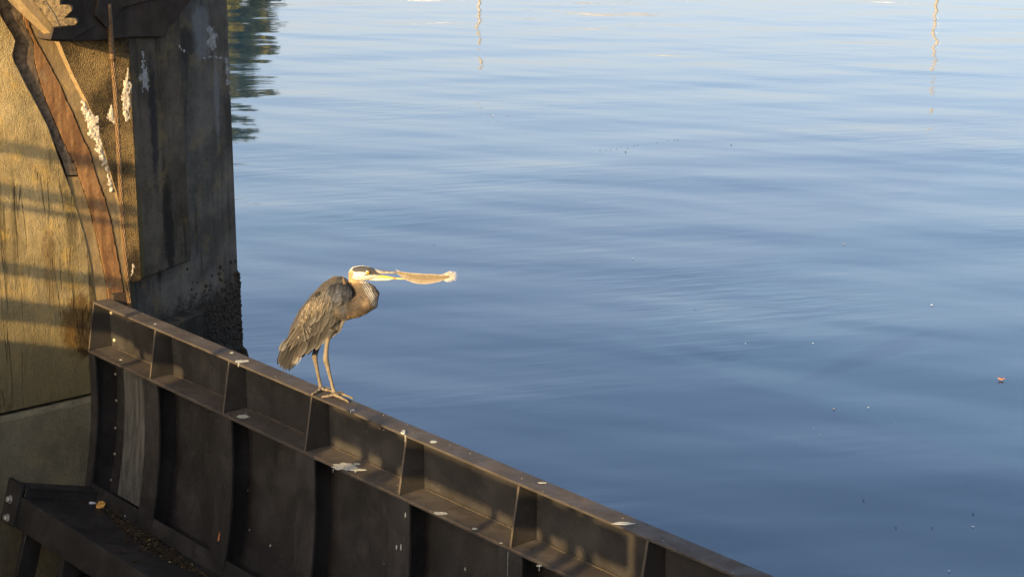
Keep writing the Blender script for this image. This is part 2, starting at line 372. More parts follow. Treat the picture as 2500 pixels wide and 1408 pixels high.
# ------------------------------------------------------------------ concrete pier
pier = thing('concrete_pier', 'tall weathered concrete pier with a sunlit golden face and dark stained flank', 'pier', G(-1, 1, 0))
REC = .040
bm = bmesh.new()
c0 = G(-REC, 4.5, -.6); c1 = CN + Z3 * -.6 - D3 * REC - ND * .06; c2 = DF(1.325, -.6, -.095)
plan = [c0, c1, c2, c2 + Vector((-.35, .12, 0)), c2 + Vector((-2.6, -.6, 0)), G(-3.2, 4.5, -.6)]
prism(bm, plan, (0, 0, 6.6))
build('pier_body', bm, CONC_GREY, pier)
# wall panel left of the seal track
prof = [(-20, -30), (0, 34), (25, 75), (39, 95), (39, 109), (31, 126), (32, 145), (41, 160), (56, 191), (82, 239), (119, 312), (148, 395), (172, 458), (184, 494), (198, 542), (211, 586), (224, 654), (231, 724), (233, 800), (233, 980)]
prof = polysample(prof, 60)
prof = [(x + 1.6 * noise.noise(Vector((y * .09, 1, 0))), y) for x, y in prof]
bm = bmesh.new()
edge = [W(x, y) for x, y in prof]
pts = edge + [G(0, .05, 1.252), G(0, 4.5, 1.252), G(0, 4.5, 5.2), G(0, 1.2, 5.2)]
prism(bm, pts, -D3 * .06); build('wall_panel', bm, CONC, pier, bevel=.006)
bm = bmesh.new()
prism(bm, [G(.0, .05, 1.246), G(0, 4.5, 1.246), G(.028, 4.5, 1.205), G(.028, 4.5, -.6), G(.028, .05, -.6), G(.028, .05, 1.205)][:2] + [G(0, 4.5, -.6), G(0, .05, -.6)], -D3 * .05)
v = bmesh.new()
ch = [(0.0, 1.232), (.022, 1.20), (.022, -.6), (-.05, -.6), (-.05, 1.232)]
bm.free(); bm = bmesh.new(); prism(bm, [G(a, .0, z) for a, z in ch], N3 * 4.5); v.free()
build('lower_block', bm, CONC_LOW, pier)
# seal track: plates set into the recess; depth of the recess fades out downwards
def dep(y): return lerp(.034, .006, min(1, max(0, (y - 300) / 200)))
def w2(x, y, up=0.): return W(x, y, -dep(y) + up)
CR = [(30, -30), (62, 60), (84, 106), (85, 150), (106, 225), (128, 285), (155, 345), (175, 385), (188, 414), (204, 462), (224, 526), (240, 596), (256, 670), (266, 732), (268, 760)]
R1 = [(45, -30), (78, 76), (92, 106), (119, 153), (133, 181), (148, 208), (160, 239), (182, 284), (204, 341), (220, 369), (236, 430), (256, 484), (272, 542), (284, 606), (300, 695), (306, 730), (308, 760)]
R2 = [(90, -30), (120, 76), (138, 111), (153, 148), (170, 184), (184, 213), (199, 239), (222, 290), (246, 362), (266, 430), (283, 484), (294, 560), (301, 640), (305, 690), (312, 730), (314, 760)]
def strip(name, A, B, up, m, n=70, wob=0.):
    a = polysample(A, n); b = polysample(B, n); bm = bmesh.new()
    rows = []
    for i, (p, q) in enumerate(zip(a, b)):
        p = (p[0] + wob * noise.noise(Vector((p[1] * .11, 7, 0))), p[1]); q = (q[0] + wob * noise.noise(Vector((q[1] * .1, 11, 0))), q[1])
        rows.append([bm.verts.new(w2(*p, up=up)), bm.verts.new(w2(*q, up=up)), bm.verts.new(w2(*q, up=up) - D3 * .03), bm.verts.new(w2(*p, up=up) - D3 * .03)])
    for r0, r1 in zip(rows, rows[1:]):
        for k in range(4): bm.faces.new((r0[k], r0[(k + 1) % 4], r1[(k + 1) % 4], r1[k]))
    bm.faces.new(rows[0]); bm.faces.new(rows[-1][::-1])
    return build(name, bm, m, pier, bevel=0)
sh = lambda P, dx: [(x + dx, y) for x, y in P]
LE = [(-60, -30), (0, 76), (15, 150), (60, 225), (100, 290), (130, 345), (150, 385), (160, 414), (172, 462), (186, 520), (200, 590), (214, 660), (222, 732), (224, 760)]
cut = lambda P, y0, y1: [(float(np.interp(y, [q[1] for q in P], [q[0] for q in P])), y) for y in np.linspace(y0, y1, 24)]
strip('edge_plate', cut(LE, -30, 428), cut(sh(CR, -2), -30, 428), 0.0, mat_simple('recess_shade', (.085, .062, .040), .8, .15, 0, .6, 24, .003), 50, 1.)  # upper strip: shadow of the recess put into a darker colour
strip('edge_plate', cut(LE, 432, 760), cut(sh(CR, -2), 432, 760), 0.0, CONC_SMOOTH, 50, 1.)
strip('seal_plate', sh(CR, 1), sh(R1, -1.5), .006, RUST, 120, 3.0)
strip('track_plate', sh(R1, 1.5), sh(R2, 4), 0.0, CONC_SMOOTH, 80, .8)
# nose block: bevelled rough slab and dark flank
R2s = polysample(R2, 60)
bm = bmesh.new(); rows = []
for i, (x, y) in enumerate(R2s):
    jit = 1.3 * noise.noise(Vector((y * .08, 3, 0)))
    wd = lerp(11, 4, min(1, max(0, (y - 100) / 500)))
    rows.append((bm.verts.new(W(x + jit, y, -.05)), bm.verts.new(W(x + jit, y, -dep(y) + .002)), bm.verts.new(W(x + jit + wd, y, .0)), bm.verts.new(W(x + wd + 4, y, -.03))))
for r0, r1 in zip(rows, rows[1:]):
    for k in range(3): bm.faces.new((r0[k], r0[k + 1], r1[k + 1], r1[k]))
build('bevel_edge', bm, CONC_SMOOTH, pier)
ZB = 1.98
face = [W(x + lerp(11, 4, min(1, max(0, (y - 100) / 500))) + 1.3 * noise.noise(Vector((y * .08, 3, 0))), y) for x, y in R2s if y < 682]
bm = bmesh.new()
cb = CN + Z3 * ZB; ct = CN + Z3 * 5.0
prism(bm, face + [W(320, 688), W(335, 686), cb, ct], -D3 * .045)
build('nose_face', bm, CONC_ROUGH, pier)
bm = bmesh.new()
nb = 14; bot = [DF(.605 * i / nb, ZB + .012 * noise.noise(Vector((i * .9, 0, 5))), .0) for i in range(nb + 1)]
bot = [p + ND * .0 for p in bot]
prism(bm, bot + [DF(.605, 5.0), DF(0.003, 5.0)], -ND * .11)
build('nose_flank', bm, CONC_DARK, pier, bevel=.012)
# stepped footing seen just above the gate
bm = bmesh.new(); hexa(bm, lambda s, z, o_: DF(s, z, o_), .22, .66, 1.1, 1.60, -.10, .05); build('footing_step', bm, CONC_DARK, pier, bevel=.015)
# barnacles on the tidal zone
rnd = random.Random(5); V, F = [], []
def lump(p, n, r):
    t1 = n.orthogonal().normalized(); t2 = n.cross(t1); i = len(V)
    k0 = rnd.uniform(0, 6)
    for k in range(5): a = k0 + k * 1.2566; V.append(p + (t1 * math.cos(a) + t2 * math.sin(a)) * r * rnd.uniform(.8, 1.2) - n * .002)
    for k in range(5): a = k0 + k * 1.2566; V.append(p + (t1 * math.cos(a) + t2 * math.sin(a)) * r * rnd.uniform(.4, .6) + n * r * rnd.uniform(.5, .9))
    for k in range(5): F.append((i + k, i + (k + 1) % 5, i + 5 + (k + 1) % 5, i + 5 + k))
    F.append(tuple(i + 5 + k for k in range(5)))
for k in range(7000):
    s = rnd.uniform(.0, 1.325); z = 1.0 + 1.0 * rnd.random() ** 1.3
    lim = 1.18 + .38 * (s / 1.3) + .16 * noise.noise(Vector((s * 6, z * 4, 0)))
    if z > lim and rnd.random() > .45 * math.exp(-(z - lim) * 9): continue
    if .22 < s < .66 and z < 1.6: continue
    big = lerp(.006, .016, max(0, min(1, (s - .4) / .8))) * rnd.uniform(.6, 1.4)
    lump(DF(s, z, -.095), ND, big)
eb = Vector((-.35, .12, 0)).normalized(); en = Vector((.12, .35, 0)).normalized()
for k in range(900):
    z = 1.0 + .65 * rnd.random() ** 1.3; lump(DF(1.325, z, -.095) + eb * rnd.uniform(0, .25), en, rnd.uniform(.008, .02))
for k in range(600):
    z = 1.0 + .72 * rnd.random() ** 1.6; lump(DF(1.325, z, -.095) + eb * rnd.uniform(-.01, .02), (en + ND).normalized(), rnd.uniform(.010, .022))
for k in range(350):
    a = rnd.uniform(0, 6.28); rr = rnd.random() ** .5 * .06
    lump(DF(1.325, 1.06 + math.sin(a) * rr, -.08 + .03 * math.cos(a)), Vector((rnd.gauss(0, 1), -1, rnd.gauss(0, .6))).normalized(), rnd.uniform(.012, .022))
o = rawmesh('barnacle_crust', V, F, BARN, pier); o['kind'] = 'stuff'
# lime crusts: lumpy raised patches
def crust(outline, place, nrm, m, thick=.014, cell=3.0, seed=0):
    P = np.array(outline, float); x0, y0 = P.min(0) - 6; x1, y1 = P.max(0) + 6
    nx = int((x1 - x0) / cell) + 1; ny = int((y1 - y0) / cell) + 1; idx = {}; V, F = [], []
    def inside(x, y):
        c = False; n = len(P); j = n - 1; dmin = 1e9
        for i in range(n):
            xi, yi = P[i]; xj, yj = P[j]
            if (yi > y) != (yj > y) and x < (xj - xi) * (y - yi) / (yj - yi) + xi: c = not c
            L = (xj - xi) ** 2 + (yj - yi) ** 2; t = max(0, min(1, ((x - xi) * (xj - xi) + (y - yi) * (yj - yi)) / max(L, 1e-6)))
            dmin = min(dmin, math.hypot(x - xi - t * (xj - xi), y - yi - t * (yj - yi))); j = i
        return dmin if c else -dmin
    for j in range(ny):
        for i in range(nx):
            x = x0 + i * cell; y = y0 + j * cell
            d = inside(x, y) - 1.5 + 9 * noise.noise(Vector((x * .12, y * .05, seed))) + 7 * noise.noise(Vector((x * .36, y * .13, seed + 3)))
            if d > -2.5:
                h = thick * min(1, max(0, d) / 8) * (.55 + .6 * noise.noise(Vector((x * .16, y * .16, seed + 9)))) + thick * .35 * noise.noise(Vector((x * .5, y * .5, seed))) * (d > 1)
                idx[i, j] = len(V); V.append(place(x, y) + nrm * (h if d > 0 else -.004))
    for (i, j), k in idx.items():
        if (i + 1, j) in idx and (i, j + 1) in idx and (i + 1, j + 1) in idx: F.append((k, idx[i + 1, j], idx[i + 1, j + 1], idx[i, j + 1]))
    adj = {k: [] for k in range(len(V))}
    for q in F:
        for a, b in zip(q, q[1:] + q[:1]): adj[a].append(b); adj[b].append(a)
    seen = set()
    for k0 in range(len(V)):
        if k0 in seen or not adj[k0]: continue
        st, comp = [k0], []
        seen.add(k0)
        while st:
            q = st.pop(); comp.append(q)
            for w in adj[q]:
                if w not in seen: seen.add(w); st.append(w)
        if len(comp) < 9: continue
        mp = {q: i for i, q in enumerate(comp)}
        rawmesh('lime_crust', [V[q] for q in comp], [tuple(mp[w] for w in q) for q in F if q[0] in mp], m, pier, True)
crust([(200, 236), (208, 250), (222, 268), (243, 280), (250, 320), (252, 350), (258, 390), (268, 430), (276, 445), (280, 468), (270, 468), (262, 450), (262, 425), (248, 395), (236, 372), (228, 345), (212, 330), (214, 300), (196, 272)], lambda x, y: W(x, y, -.004), D3, LIME, .010, 2, 1)
crust([(312, 168), (318, 200), (322, 250), (318, 290), (304, 300), (296, 260), (298, 205)], lambda x, y: W(x, y, .0), D3, LIME, .006, 2, 2)
crust([(268, 262), (278, 258), (286, 290), (278, 305), (264, 300), (258, 280)], lambda x, y: W(x, y, .0), D3, LIME, .006, 2, 3)
crust([(320, 632), (328, 640), (330, 664), (322, 672), (319, 650)], lambda x, y: W(x, y, .0), D3, LIME, .005, 1.6, 6)
crust([(346, 128), (352, 126), (360, 165), (366, 195), (360, 222), (348, 226), (340, 200), (342, 160)], lambda x, y: DPX(x, y), ND, LIME_GREY, .006, 2, 4)
for k, pl in enumerate(([(508, 66), (522, 66), (532, 95), (524, 128), (510, 122), (504, 95)], [(548, 140), (556, 140), (562, 200), (560, 232), (553, 205)], [(492, 140), (520, 136), (540, 137), (556, 152), (538, 143), (520, 141), (496, 145)], [(424, 104), (440, 112), (450, 122), (452, 128), (438, 118)])):
    o_ = -.095 if k < 3 else 0
    crust(pl, lambda x, y: DPX(x, y, o_), ND, LIME_GREY, .004, 1.7, 20 + k)

# ------------------------------------------------------------------ hoist bracket overhead at the top left
hb = thing('hoist_bracket', 'dark steel hoist housing with a toothed gear edge hanging over the pier wall', 'hoist housing', W(126, 80, .3))
HP0 = W(126, 80, .30); hdir = Vector((math.sin(R(28)), math.cos(R(28)), 0)); hn = Vector((hdir.y, -hdir.x, 0))
def HPX(x, y, off=0.): return onplane(x, y, HP0 + hn * off, hn)
bm = bmesh.new(); prism(bm, [HPX(*q) for q in ((131, 68), (124, 97), (150, 103), (230, 101), (330, 92), (398, 92), (478, -12), (480, -160), (131, -160))], -hn * .12); build('housing_plate', bm, STEEL_DARK, hb, bevel=.008)
bm = bmesh.new(); prism(bm, [HPX(*q, .02) for q in ((262, 70), (300, 20), (340, 8), (420, -10), (440, -60), (250, -60), (235, 40))], -hn * .03); build('cover_plate', bm, STEEL_DARK, hb, bevel=.004)
bm = bmesh.new(); prism(bm, [HPX(*q, .018) for q in ((131, 69), (124, 97), (176, 97), (240, 60), (186, 62))], -hn * .02); build('lower_lip', bm, STEEL_DARK, hb, bevel=.003)
def quadbm(rows):
    bm = bmesh.new(); g = [[bm.verts.new(p) for p in r] for r in rows]
    for r0, r1 in zip(g, g[1:]):
        for k in range(len(r0) - 1): bm.faces.new((r0[k], r0[k + 1], r1[k + 1], r1[k]))
    return bm
bm = quadbm([[W(122, 98, .06), W(121, 97, .24), W(125, 84, .28), W(130, 68, .28), W(130, 68, .1)], [W(58, 40, .06), W(57, 38, .24), W(68, 22, .28), W(82, 4, .28), W(82, 4, .1)], [W(-12, -30, .06), W(-14, -32, .24), W(5, -52, .28), W(25, -75, .28), W(25, -75, .1)]])
build('guide_beam', bm, CONC_SMOOTH, hb)
gp = W(130, 66, .36)
def GPX(x, y): return onplane(x, y, gp, (N3 * .75 + D3 * .66).normalized())
bm = bmesh.new(); prism(bm, [GPX(*q) for q in ((130, 67), (150, 65), (182, 62), (189, 55), (184, 46), (172, 45), (158, 44), (164, 38), (176, 26), (174, 17), (163, 12), (146, 13), (147, 2), (150, -14), (132, -40), (70, -40), (84, 6))], -(N3 * .75 + D3 * .66).normalized() * .03)
build('gear_rim', bm, mat_simple('worn_brass_steel', (.065, .046, .022), .7, .2, 0, .7, 40, .006), hb, bevel=.003)
bm = bmesh.new(); gn = (N3 * .75 + D3 * .66).normalized()
tube(bm, [GPX(112, 4) + gn * .003, GPX(124, 22) + gn * .003, GPX(136, 42) + gn * .003, GPX(145, 64) + gn * .003], .005, 6); build('gear_groove', bm, STEEL_BARE, hb)

# ------------------------------------------------------------------ wire rope
rp = [(265, 20), (268, 60), (271, 100), (276, 160), (281, 220), (286, 300), (290, 380), (294, 450), (299, 530), (305, 610), (311, 690), (317, 752), (318, 775)]
rp = polysample(rp, 90); path = [W(x, y, .11) for x, y in rp]
rope = thing('wire_rope', 'rusty twisted wire rope hanging down the pier face', 'wire rope', path[-1])
for s in range(6):
    bm = bmesh.new(); pts = []
    for i, p in enumerate(path):
        for sub in range(3):
            q = lerp(p, path[min(i + 1, len(path) - 1)], sub / 3.); L = (i + sub / 3.)
            a = L * .52 + s * math.pi / 3; pts.append(q + (D3 * math.cos(a) + N3 * math.sin(a)) * .0105)
    tube(bm, pts, .0054, 6); build('strand', bm, ROPE, rope, True)
bm = bmesh.new(); tube(bm, [W(x, y, .108) for x, y in polysample([(264, 10), (268, 60), (272, 120), (275, 150)], 14)], .0195, 10); build('sleeve', bm, ROPE, rope, True)

# ------------------------------------------------------------------ steel gate
gate = thing('steel_gate', 'dark brown curved steel spillway gate with ribs and a flanged top rail', 'gate', G(3, 0, 0))
ZT = 1.9; ZS = 1.57
STF = [.853, 1.741, 2.627, 3.523, 4.451, 5.366, 6.27, 7.17]
def cb_(z): return .15 * max(0, 1.4 - z) ** 2
def gbox(name, a0, a1, b0, b1, z0, z1, m=STEEL, bev=.002, parent=gate):
    bm = bmesh.new(); hexa(bm, G, a0, a1, b0, b1, z0, z1); return build(name, bm, m, parent, bevel=bev)
gbox('top_rail', .02, 7.6, -.004, .118, ZT - .014, ZT, STEEL_DUSTY)
gbox('shelf_flange', .02, 7.6, .004, .174, ZS - .020, ZS, STEEL_DUSTY)
zs = [ZT - .016] + [1.56 - .08 * k for k in range(24)]
edges = [.02] + STF
for k in range(len(edges) - 1):
    bm = bmesh.new(); a0, a1 = edges[k] + .001, edges[k + 1] - .001; rows = []
    for z in zs: rows.append([bm.verts.new(G(a0, cb_(z), z)), bm.verts.new(G(a1, cb_(z), z)), bm.verts.new(G(a1, cb_(z) - .012, z)), bm.verts.new(G(a0, cb_(z) - .012, z))])
    for r0, r1 in zip(rows, rows[1:]):
        for q in range(4): bm.faces.new((r0[q], r0[(q + 1) % 4], r1[(q + 1) % 4], r1[q]))
    bm.faces.new(rows[0]); bm.faces.new(rows[-1][::-1]); build('skin_panel', bm, STEEL, gate)
for a in STF + [.026]:
    bm = bmesh.new(); prism(bm, [G(a - .006, .001, ZT - .0145), G(a - .006, .112, ZT - .0145), G(a - .006, .168, ZS + .0005), G(a - .006, .001, ZS + .0005)], D3 * .012)
    s = build('stiffener', bm, STEEL, gate, bevel=.0015)
    bm = bmesh.new(); prism(bm, [G(a - .0068, .1125, ZT - .016), G(a - .0068, .1145, ZT - .016), G(a - .0068, .1705, ZS + .001), G(a - .0068, .1685, ZS + .001)], D3 * .0136)
    build('worn_edge', bm, STEEL_BARE, s)
def rib(a, w0=.092):
    bm = bmesh.new(); rows = []
    zz = [ZS - .021 - .05 * k for k in range(38)]
    for z in zz: rows.append([bm.verts.new(G(a - w0, .160 + cb_(z), z)), bm.verts.new(G(a - w0, .173 + cb_(z), z)), bm.verts.new(G(a + w0, .173 + cb_(z), z)), bm.verts.new(G(a + w0, .160 + cb_(z), z))])
    for r0, r1 in zip(rows, rows[1:]):
        for q in range(4): bm.faces.new((r0[q], r0[(q + 1) % 4], r1[(q + 1) % 4], r1[q]))
    bm.faces.new(rows[0]); bm.faces.new(rows[-1][::-1]); r = build('rib', bm, STEEL, gate)
    bm = bmesh.new(); rows = []
    for z in zz: rows.append([bm.verts.new(G(a - .008, .002 + cb_(z), z)), bm.verts.new(G(a - .008, .159 + cb_(z), z)), bm.verts.new(G(a + .008, .159 + cb_(z), z)), bm.verts.new(G(a + .008, .002 + cb_(z), z))])
    for r0, r1 in zip(rows, rows[1:]):
        for q in range(4): bm.faces.new((r0[q], r0[(q + 1) % 4], r1[(q + 1) % 4], r1[q]))
    bm.faces.new(rows[0]); bm.faces.new(rows[-1][::-1]); build('rib_web', bm, STEEL, r)
for a in STF: rib(a)
rib(.068, .042)
# timber rubbing board and bolts in the first bay
bm = bmesh.new(); rows = []
for k in range(20):
    z = ZS - .03 - .05 * k
    rows.append([bm.verts.new(G(a, cb_(z) + b, z)) for a, b in ((.245, .002), (.245, .035), (.26, .045), (.72, .045), (.74, .035), (.74, .002))])
for r0, r1 in zip(rows, rows[1:]):
    for q in range(6): bm.faces.new((r0[q], r0[(q + 1) % 6], r1[(q + 1) % 6], r1[q]))
bm.faces.new(rows[0]); bm.faces.new(rows[-1][::-1]); build('timber_board', bm, TIMBER, gate)
def bolt(center, nrm, r, h, m, parent=gate, name='bolt', washer=True):
    nrm = nrm.normalized(); t1 = nrm.orthogonal().normalized(); t2 = nrm.cross(t1); bm = bmesh.new()
    hexp = [center + (t1 * math.cos(k * math.pi / 3 + .3) + t2 * math.sin(k * math.pi / 3 + .3)) * r + nrm * .003 for k in range(6)]
    prism(bm, hexp, nrm * h); o = build(name, bm, m, parent, bevel=r * .12)
    if washer:
        bm = bmesh.new(); prism(bm, [center + (t1 * math.cos(k * .449) + t2 * math.sin(k * .449)) * r * 1.4 for k in range(14)], nrm * .003); build('washer', bm, m, o)
    return o
def domebolt(center, nrm, r, m, name='bolt'):
    nrm = nrm.normalized(); t1 = nrm.orthogonal().normalized(); t2 = nrm.cross(t1); bm = bmesh.new(); rings = []
    for j, (rr, hh) in enumerate(((1, 0), (.95, .45), (.6, .8), (.18, .95))): rings.append([bm.verts.new(center + (t1 * math.cos(k * .7854) + t2 * math.sin(k * .7854)) * r * rr + nrm * r * hh) for k in range(8)])
    for r0, r1 in zip(rings, rings[1:]):
        for k in range(8): bm.faces.new((r0[k], r0[(k + 1) % 8], r1[(k + 1) % 8], r1[k]))
    bm.faces.new(rings[-1]); return build(name, bm, m, gate, True)
BOLTM = mat_simple('old_bolt', (.16, .14, .11), .5, .4, .3, .4, 80)
for q in ((283, 913), (285, 977), (283, 1044), (281, 1107), (272, 1171)):
    P = onplane(*q, G(0, .012, 0), N3); P = onplane(*q, G(0, .012 + cb_(P.z), 0), N3); domebolt(P, N3, .011, BOLTM)
for q in ((272, 764), (280, 830)): domebolt(onplane(*q, G(0, .001, 0), N3), N3, .013, mat_simple('pale_bolt', (.34, .30, .2), .6, .3, 0, .4, 80))
# lug behind the top rail
bm = bmesh.new(); prism(bm, [W(*q, .02) for q in ((268, 716), (300, 712), (306, 760), (270, 760))], D3 * .05); build('seal_lug', bm, STEEL_DARK, gate, bevel=.003)
# tilted horizontal girder (web, back flange, front flange)
PH = R(17); tb0, tz0 = .280, .555
def T(a, u, v): return G(a, tb0 + u * math.cos(PH) - v * math.sin(PH), tz0 + u * math.sin(PH) + v * math.cos(PH))
gird = lambda name, a0, a1, u0, u1, v0, v1, m=STEEL, bev=.002: (lambda bm: (hexa(bm, T, a0, a1, u0, u1, v0, v1), build(name, bm, m, gate, bevel=bev))[1])(bmesh.new())
gird('girder_web', .03, 4.2, .0, .535, -.012, 0)
gird('girder_back_flange', .03, 4.2, -.016, -.001, -.10, .105)
gird('girder_front_flange', .03, 4.2, .536, .55, -.20, .004)
gird('cross_plate', .196, .208, .0, .535, .001, .065)
gird('cross_flange', .09, .215, -.09, .53, .066, .078)
gird('splice_plate', .02, .205, .551, .575, -.20, .09)
SPN = (N3 * math.cos(PH) + Z3 * math.sin(PH)).normalized()
for q in ((25, 1218), (18, 1263)): bolt(onplane(*q, T(.1, .576, 0), SPN), SPN, .021, .022, ZINC)
for a, w in ((.27, .05), (.80, .06)):
    bm = bmesh.new(); hexa(bm, lambda x, y, z: T(x, y, z), a, a + w, .40, .53, -1.2, -.18); build('girder_strut', bm, STEEL, gate, bevel=.003)
# droppings on the gate
def splat(x, y, rx, ry, z=None, P=None, n=None, seed=0, th=.0018):
    rnd = random.Random(seed); bm = bmesh.new()
    pl = (lambda u, v: onz(u, v, z)) if P is None else (lambda u, v: onplane(u, v, P, n)); up = Z3 if n is None else n
    N = 30; out = []
    for k in range(N):
        a = 2 * math.pi * k / N; r = 1 + .35 * noise.noise(Vector((math.cos(a) * 2, math.sin(a) * 2, seed))) + rnd.uniform(-.16, .16)
        out.append(pl(x + rx * r * math.cos(a), y + ry * r * math.sin(a)) + up * .0004)
    top = [lerp(pl(x, y), p, .82) + up * th for p in out]
    A = [bm.verts.new(p) for p in out]; B = [bm.verts.new(p) for p in top]; c = bm.verts.new(pl(x, y) + up * th * .8)
    for k in range(N): bm.faces.new((A[k], A[(k + 1) % N], B[(k + 1) % N], B[k])); bm.faces.new((B[k], B[(k + 1) % N], c))
    return build('dropping', bm, DROP, gate)
splat(842, 1138, 30, 9, ZS, seed=1); splat(872, 1132, 8, 2.5, ZS, seed=14); splat(594, 1016, 14, 4.5, ZS, seed=2); splat(586, 882, 12, 3.4, ZT, seed=3); splat(600, 881, 8, 2, ZT, seed=13)
splat(566, 861, 5, 2, ZT, seed=4); splat(1075, 1252, 17, 3.5, ZS, seed=5); splat(1522, 1277, 26, 3.5, ZT, seed=6); splat(295, 878, 3.5, 1.5, ZS, seed=7)
splat(1058, 1078, 9, 3, ZT, seed=8); splat(1160, 1290, 7, 2.2, ZS, seed=9); splat(872, 1146, 22, 3, ZS, seed=11); splat(985, 1056, 6, 4, ZT, seed=10, th=.008); splat(862, 1001, 4, 2, ZT, seed=12)
splat(1324, 1178, 10, 1.4, ZT, seed=15); splat(1224, 1325, 4, 1.2, ZS, seed=16); splat(379, 791, 3, 1.4, ZT, seed=17); splat(1317, 1380, 7, 2, ZS, seed=18)
for (x, y, rx, ry) in ((660, 1331, 2, 3), (605, 1196, 1.6, 2.2), (609, 1293, 1, 3), (968, 1335, 1.6, 6), (979, 1335, 1.4, 8), (990, 1256, 1.6, 6), (1136, 1388, 1.6, 4)):
    P = onplane(x, y, G(0, .0, 0), N3); bb = cb_(P.z) + (.1745 if x in (968, 979, 990) else .0005)
    splat(x, y, rx, ry, P=onplane(x, y, G(0, bb, 0), N3), n=N3, seed=int(x))

rnd = random.Random(31)
WELD = mat_simple('dusty_weld', (.038, .031, .024), .85, .15, 0, .5, 90, .002)
for k in range(len(edges) - 1):
    bm = bmesh.new(); n = 40; a0, a1 = edges[k] + .03, edges[k + 1] - .012
    tube(bm, [G(lerp(a0, a1, i / n), .006 + rnd.uniform(0, .003), ZS + .002) for i in range(n + 1)], [.0045 + rnd.uniform(-.001, .002) for i in range(n + 1)], 6); build('weld_bead', bm, WELD, gate, True)
V, F, CC = [], [], []
for k in range(600):
    u = rnd.random(); a = rnd.uniform(.05, 7)
    if u < .35: P, n = G(a, rnd.uniform(0, .115), ZT + .0006), Z3
    elif u < .7: P, n = G(a, .006 + .165 * rnd.random() ** 1.5, ZS + .0006), Z3
    elif u < .85: P, n = G(a, .001, rnd.uniform(1.58, 1.87)), N3
    else:
        z = rnd.uniform(.6, 1.5); P, n = G(a, cb_(z) + .0008, z), N3
        if any(abs(a - q) < .11 for q in STF): P = P + N3 * .1735
    t1 = n.orthogonal().normalized(); t2 = n.cross(t1); r = .0012 + .004 * rnd.random() ** 4; j = len(V); a0 = rnd.uniform(0, 6)
    for q in range(5): V.append(P + (t1 * math.cos(a0 + q * 1.2566) + t2 * math.sin(a0 + q * 1.2566)) * r * rnd.uniform(.6, 1.3))
    V.append(P + n * r * .4); F += [(j + q, j + (q + 1) % 5, j + 5) for q in range(5)]
    CC += [rnd.choice(((.17, .165, .145), (.10, .09, .07), (.08, .055, .03), (.24, .235, .21)))] * 6
o = rawmesh('dirt_specks', V, F, mat_vcol('dirt', .9, .1, 60, .2, None, 0), gate, False, CC); o['kind'] = 'stuff'
def drip(x, y0, y1, b, w=.003, seed=0):
    n = 10; bm = bmesh.new(); P0 = onplane(x, y0, G(0, b, 0), N3); P1 = onplane(x - 1, y1, G(0, b, 0), N3)
    tube(bm, [lerp(P0, P1, i / n) + D3 * .004 * noise.noise(Vector((i * .5, seed, 0))) for i in range(n + 1)], [w * (1 - .6 * i / n) * (1 + .4 * noise.noise(Vector((i * .9, seed, 4)))) for i in range(n + 1)], 6); build('dropping', bm, DROP, gate)
drip(814, 1141, 1152, .176, .003, 1); drip(868, 1146, 1153, .178, .0025, 2); drip(1317, 1381, 1393, .1765, .003, 3); drip(583, 886, 895, .1195, .006, 4); drip(857, 1001, 1007, .1195, .005, 5); drip(990, 1062, 1078, .1205, .004, 6)
drip(1240, 1345, 1405, .1765, .0016, 7); drip(621, 1180, 1260, .003, .0012, 8)
# ------------------------------------------------------------------ litter on the girder
WEBN = (T(0, 0, 1) - T(0, 0, 0)).normalized()
def onweb(x, y): return onplane(x, y, T(0, 0, 0), WEBN)
rnd = random.Random(3); V, F, CC = [], [], []
line = polysample([(232, 1226), (262, 1247), (290, 1268), (318, 1292), (352, 1314), (385, 1338), (420, 1358), (455, 1382), (500, 1404), (545, 1428)], 200)
wid = lambda i: 5 + 22 * max(0, math.sin((i - 20) / 140 * math.pi)) if i < 160 else 5
for k in range(6500):
    i = min(199, int(rnd.random() ** .9 * 200)); x, y = line[i]; w = wid(i) * (.75 + .6 * noise.noise(Vector((i * .12, 2, 0))))
    p = onweb(x + rnd.gauss(0, .45) * w - w * .3, y + rnd.gauss(0, .35) * w) + WEBN * rnd.uniform(0, .008 + .024 * (w / 27))
    u = Vector((rnd.gauss(0, 1), rnd.gauss(0, 1), rnd.gauss(0, .5))).normalized(); s = rnd.uniform(.004, .016); t_ = u.orthogonal().normalized() * rnd.uniform(.0012, .005)
    j = len(V); V += [p - u * s, p + t_, p + u * s, p - t_]; F.append((j, j + 1, j + 2, j + 3))
    c = rnd.choice(((.022, .017, .012), (.036, .025, .016), (.018, .016, .010), (.055, .039, .023))) if rnd.random() > .006 else (.3, .27, .10)
    CC += [c] * 4
for (x, y, r) in ((312, 1320, 10), (292, 1346, 8), (330, 1370, 9), (343, 1340, 6), (200, 1226, 12)):
    for k in range(70):
        p = onweb(x + rnd.gauss(0, .5) * r, y + rnd.gauss(0, .2) * r) + WEBN * rnd.uniform(.001, .006); u = Vector((rnd.gauss(0, 1), rnd.gauss(0, 1), 0)).normalized(); s = rnd.uniform(.003, .009); t_ = Vector((-u.y, u.x, 0)) * s * .4
        j = len(V); V += [p - u * s, p + t_, p + u * s, p - t_]; F.append((j, j + 1, j + 2, j + 3)); CC += [(.04, .026, .016)] * 4
o = rawmesh('plant_debris', V, F, mat_vcol('dead_plants', .95, .05, 200, .4, None, 0), None, False, CC); o['kind'] = 'stuff'
o['label'] = 'dark rotting leaves and twigs heaped along the gate girder'
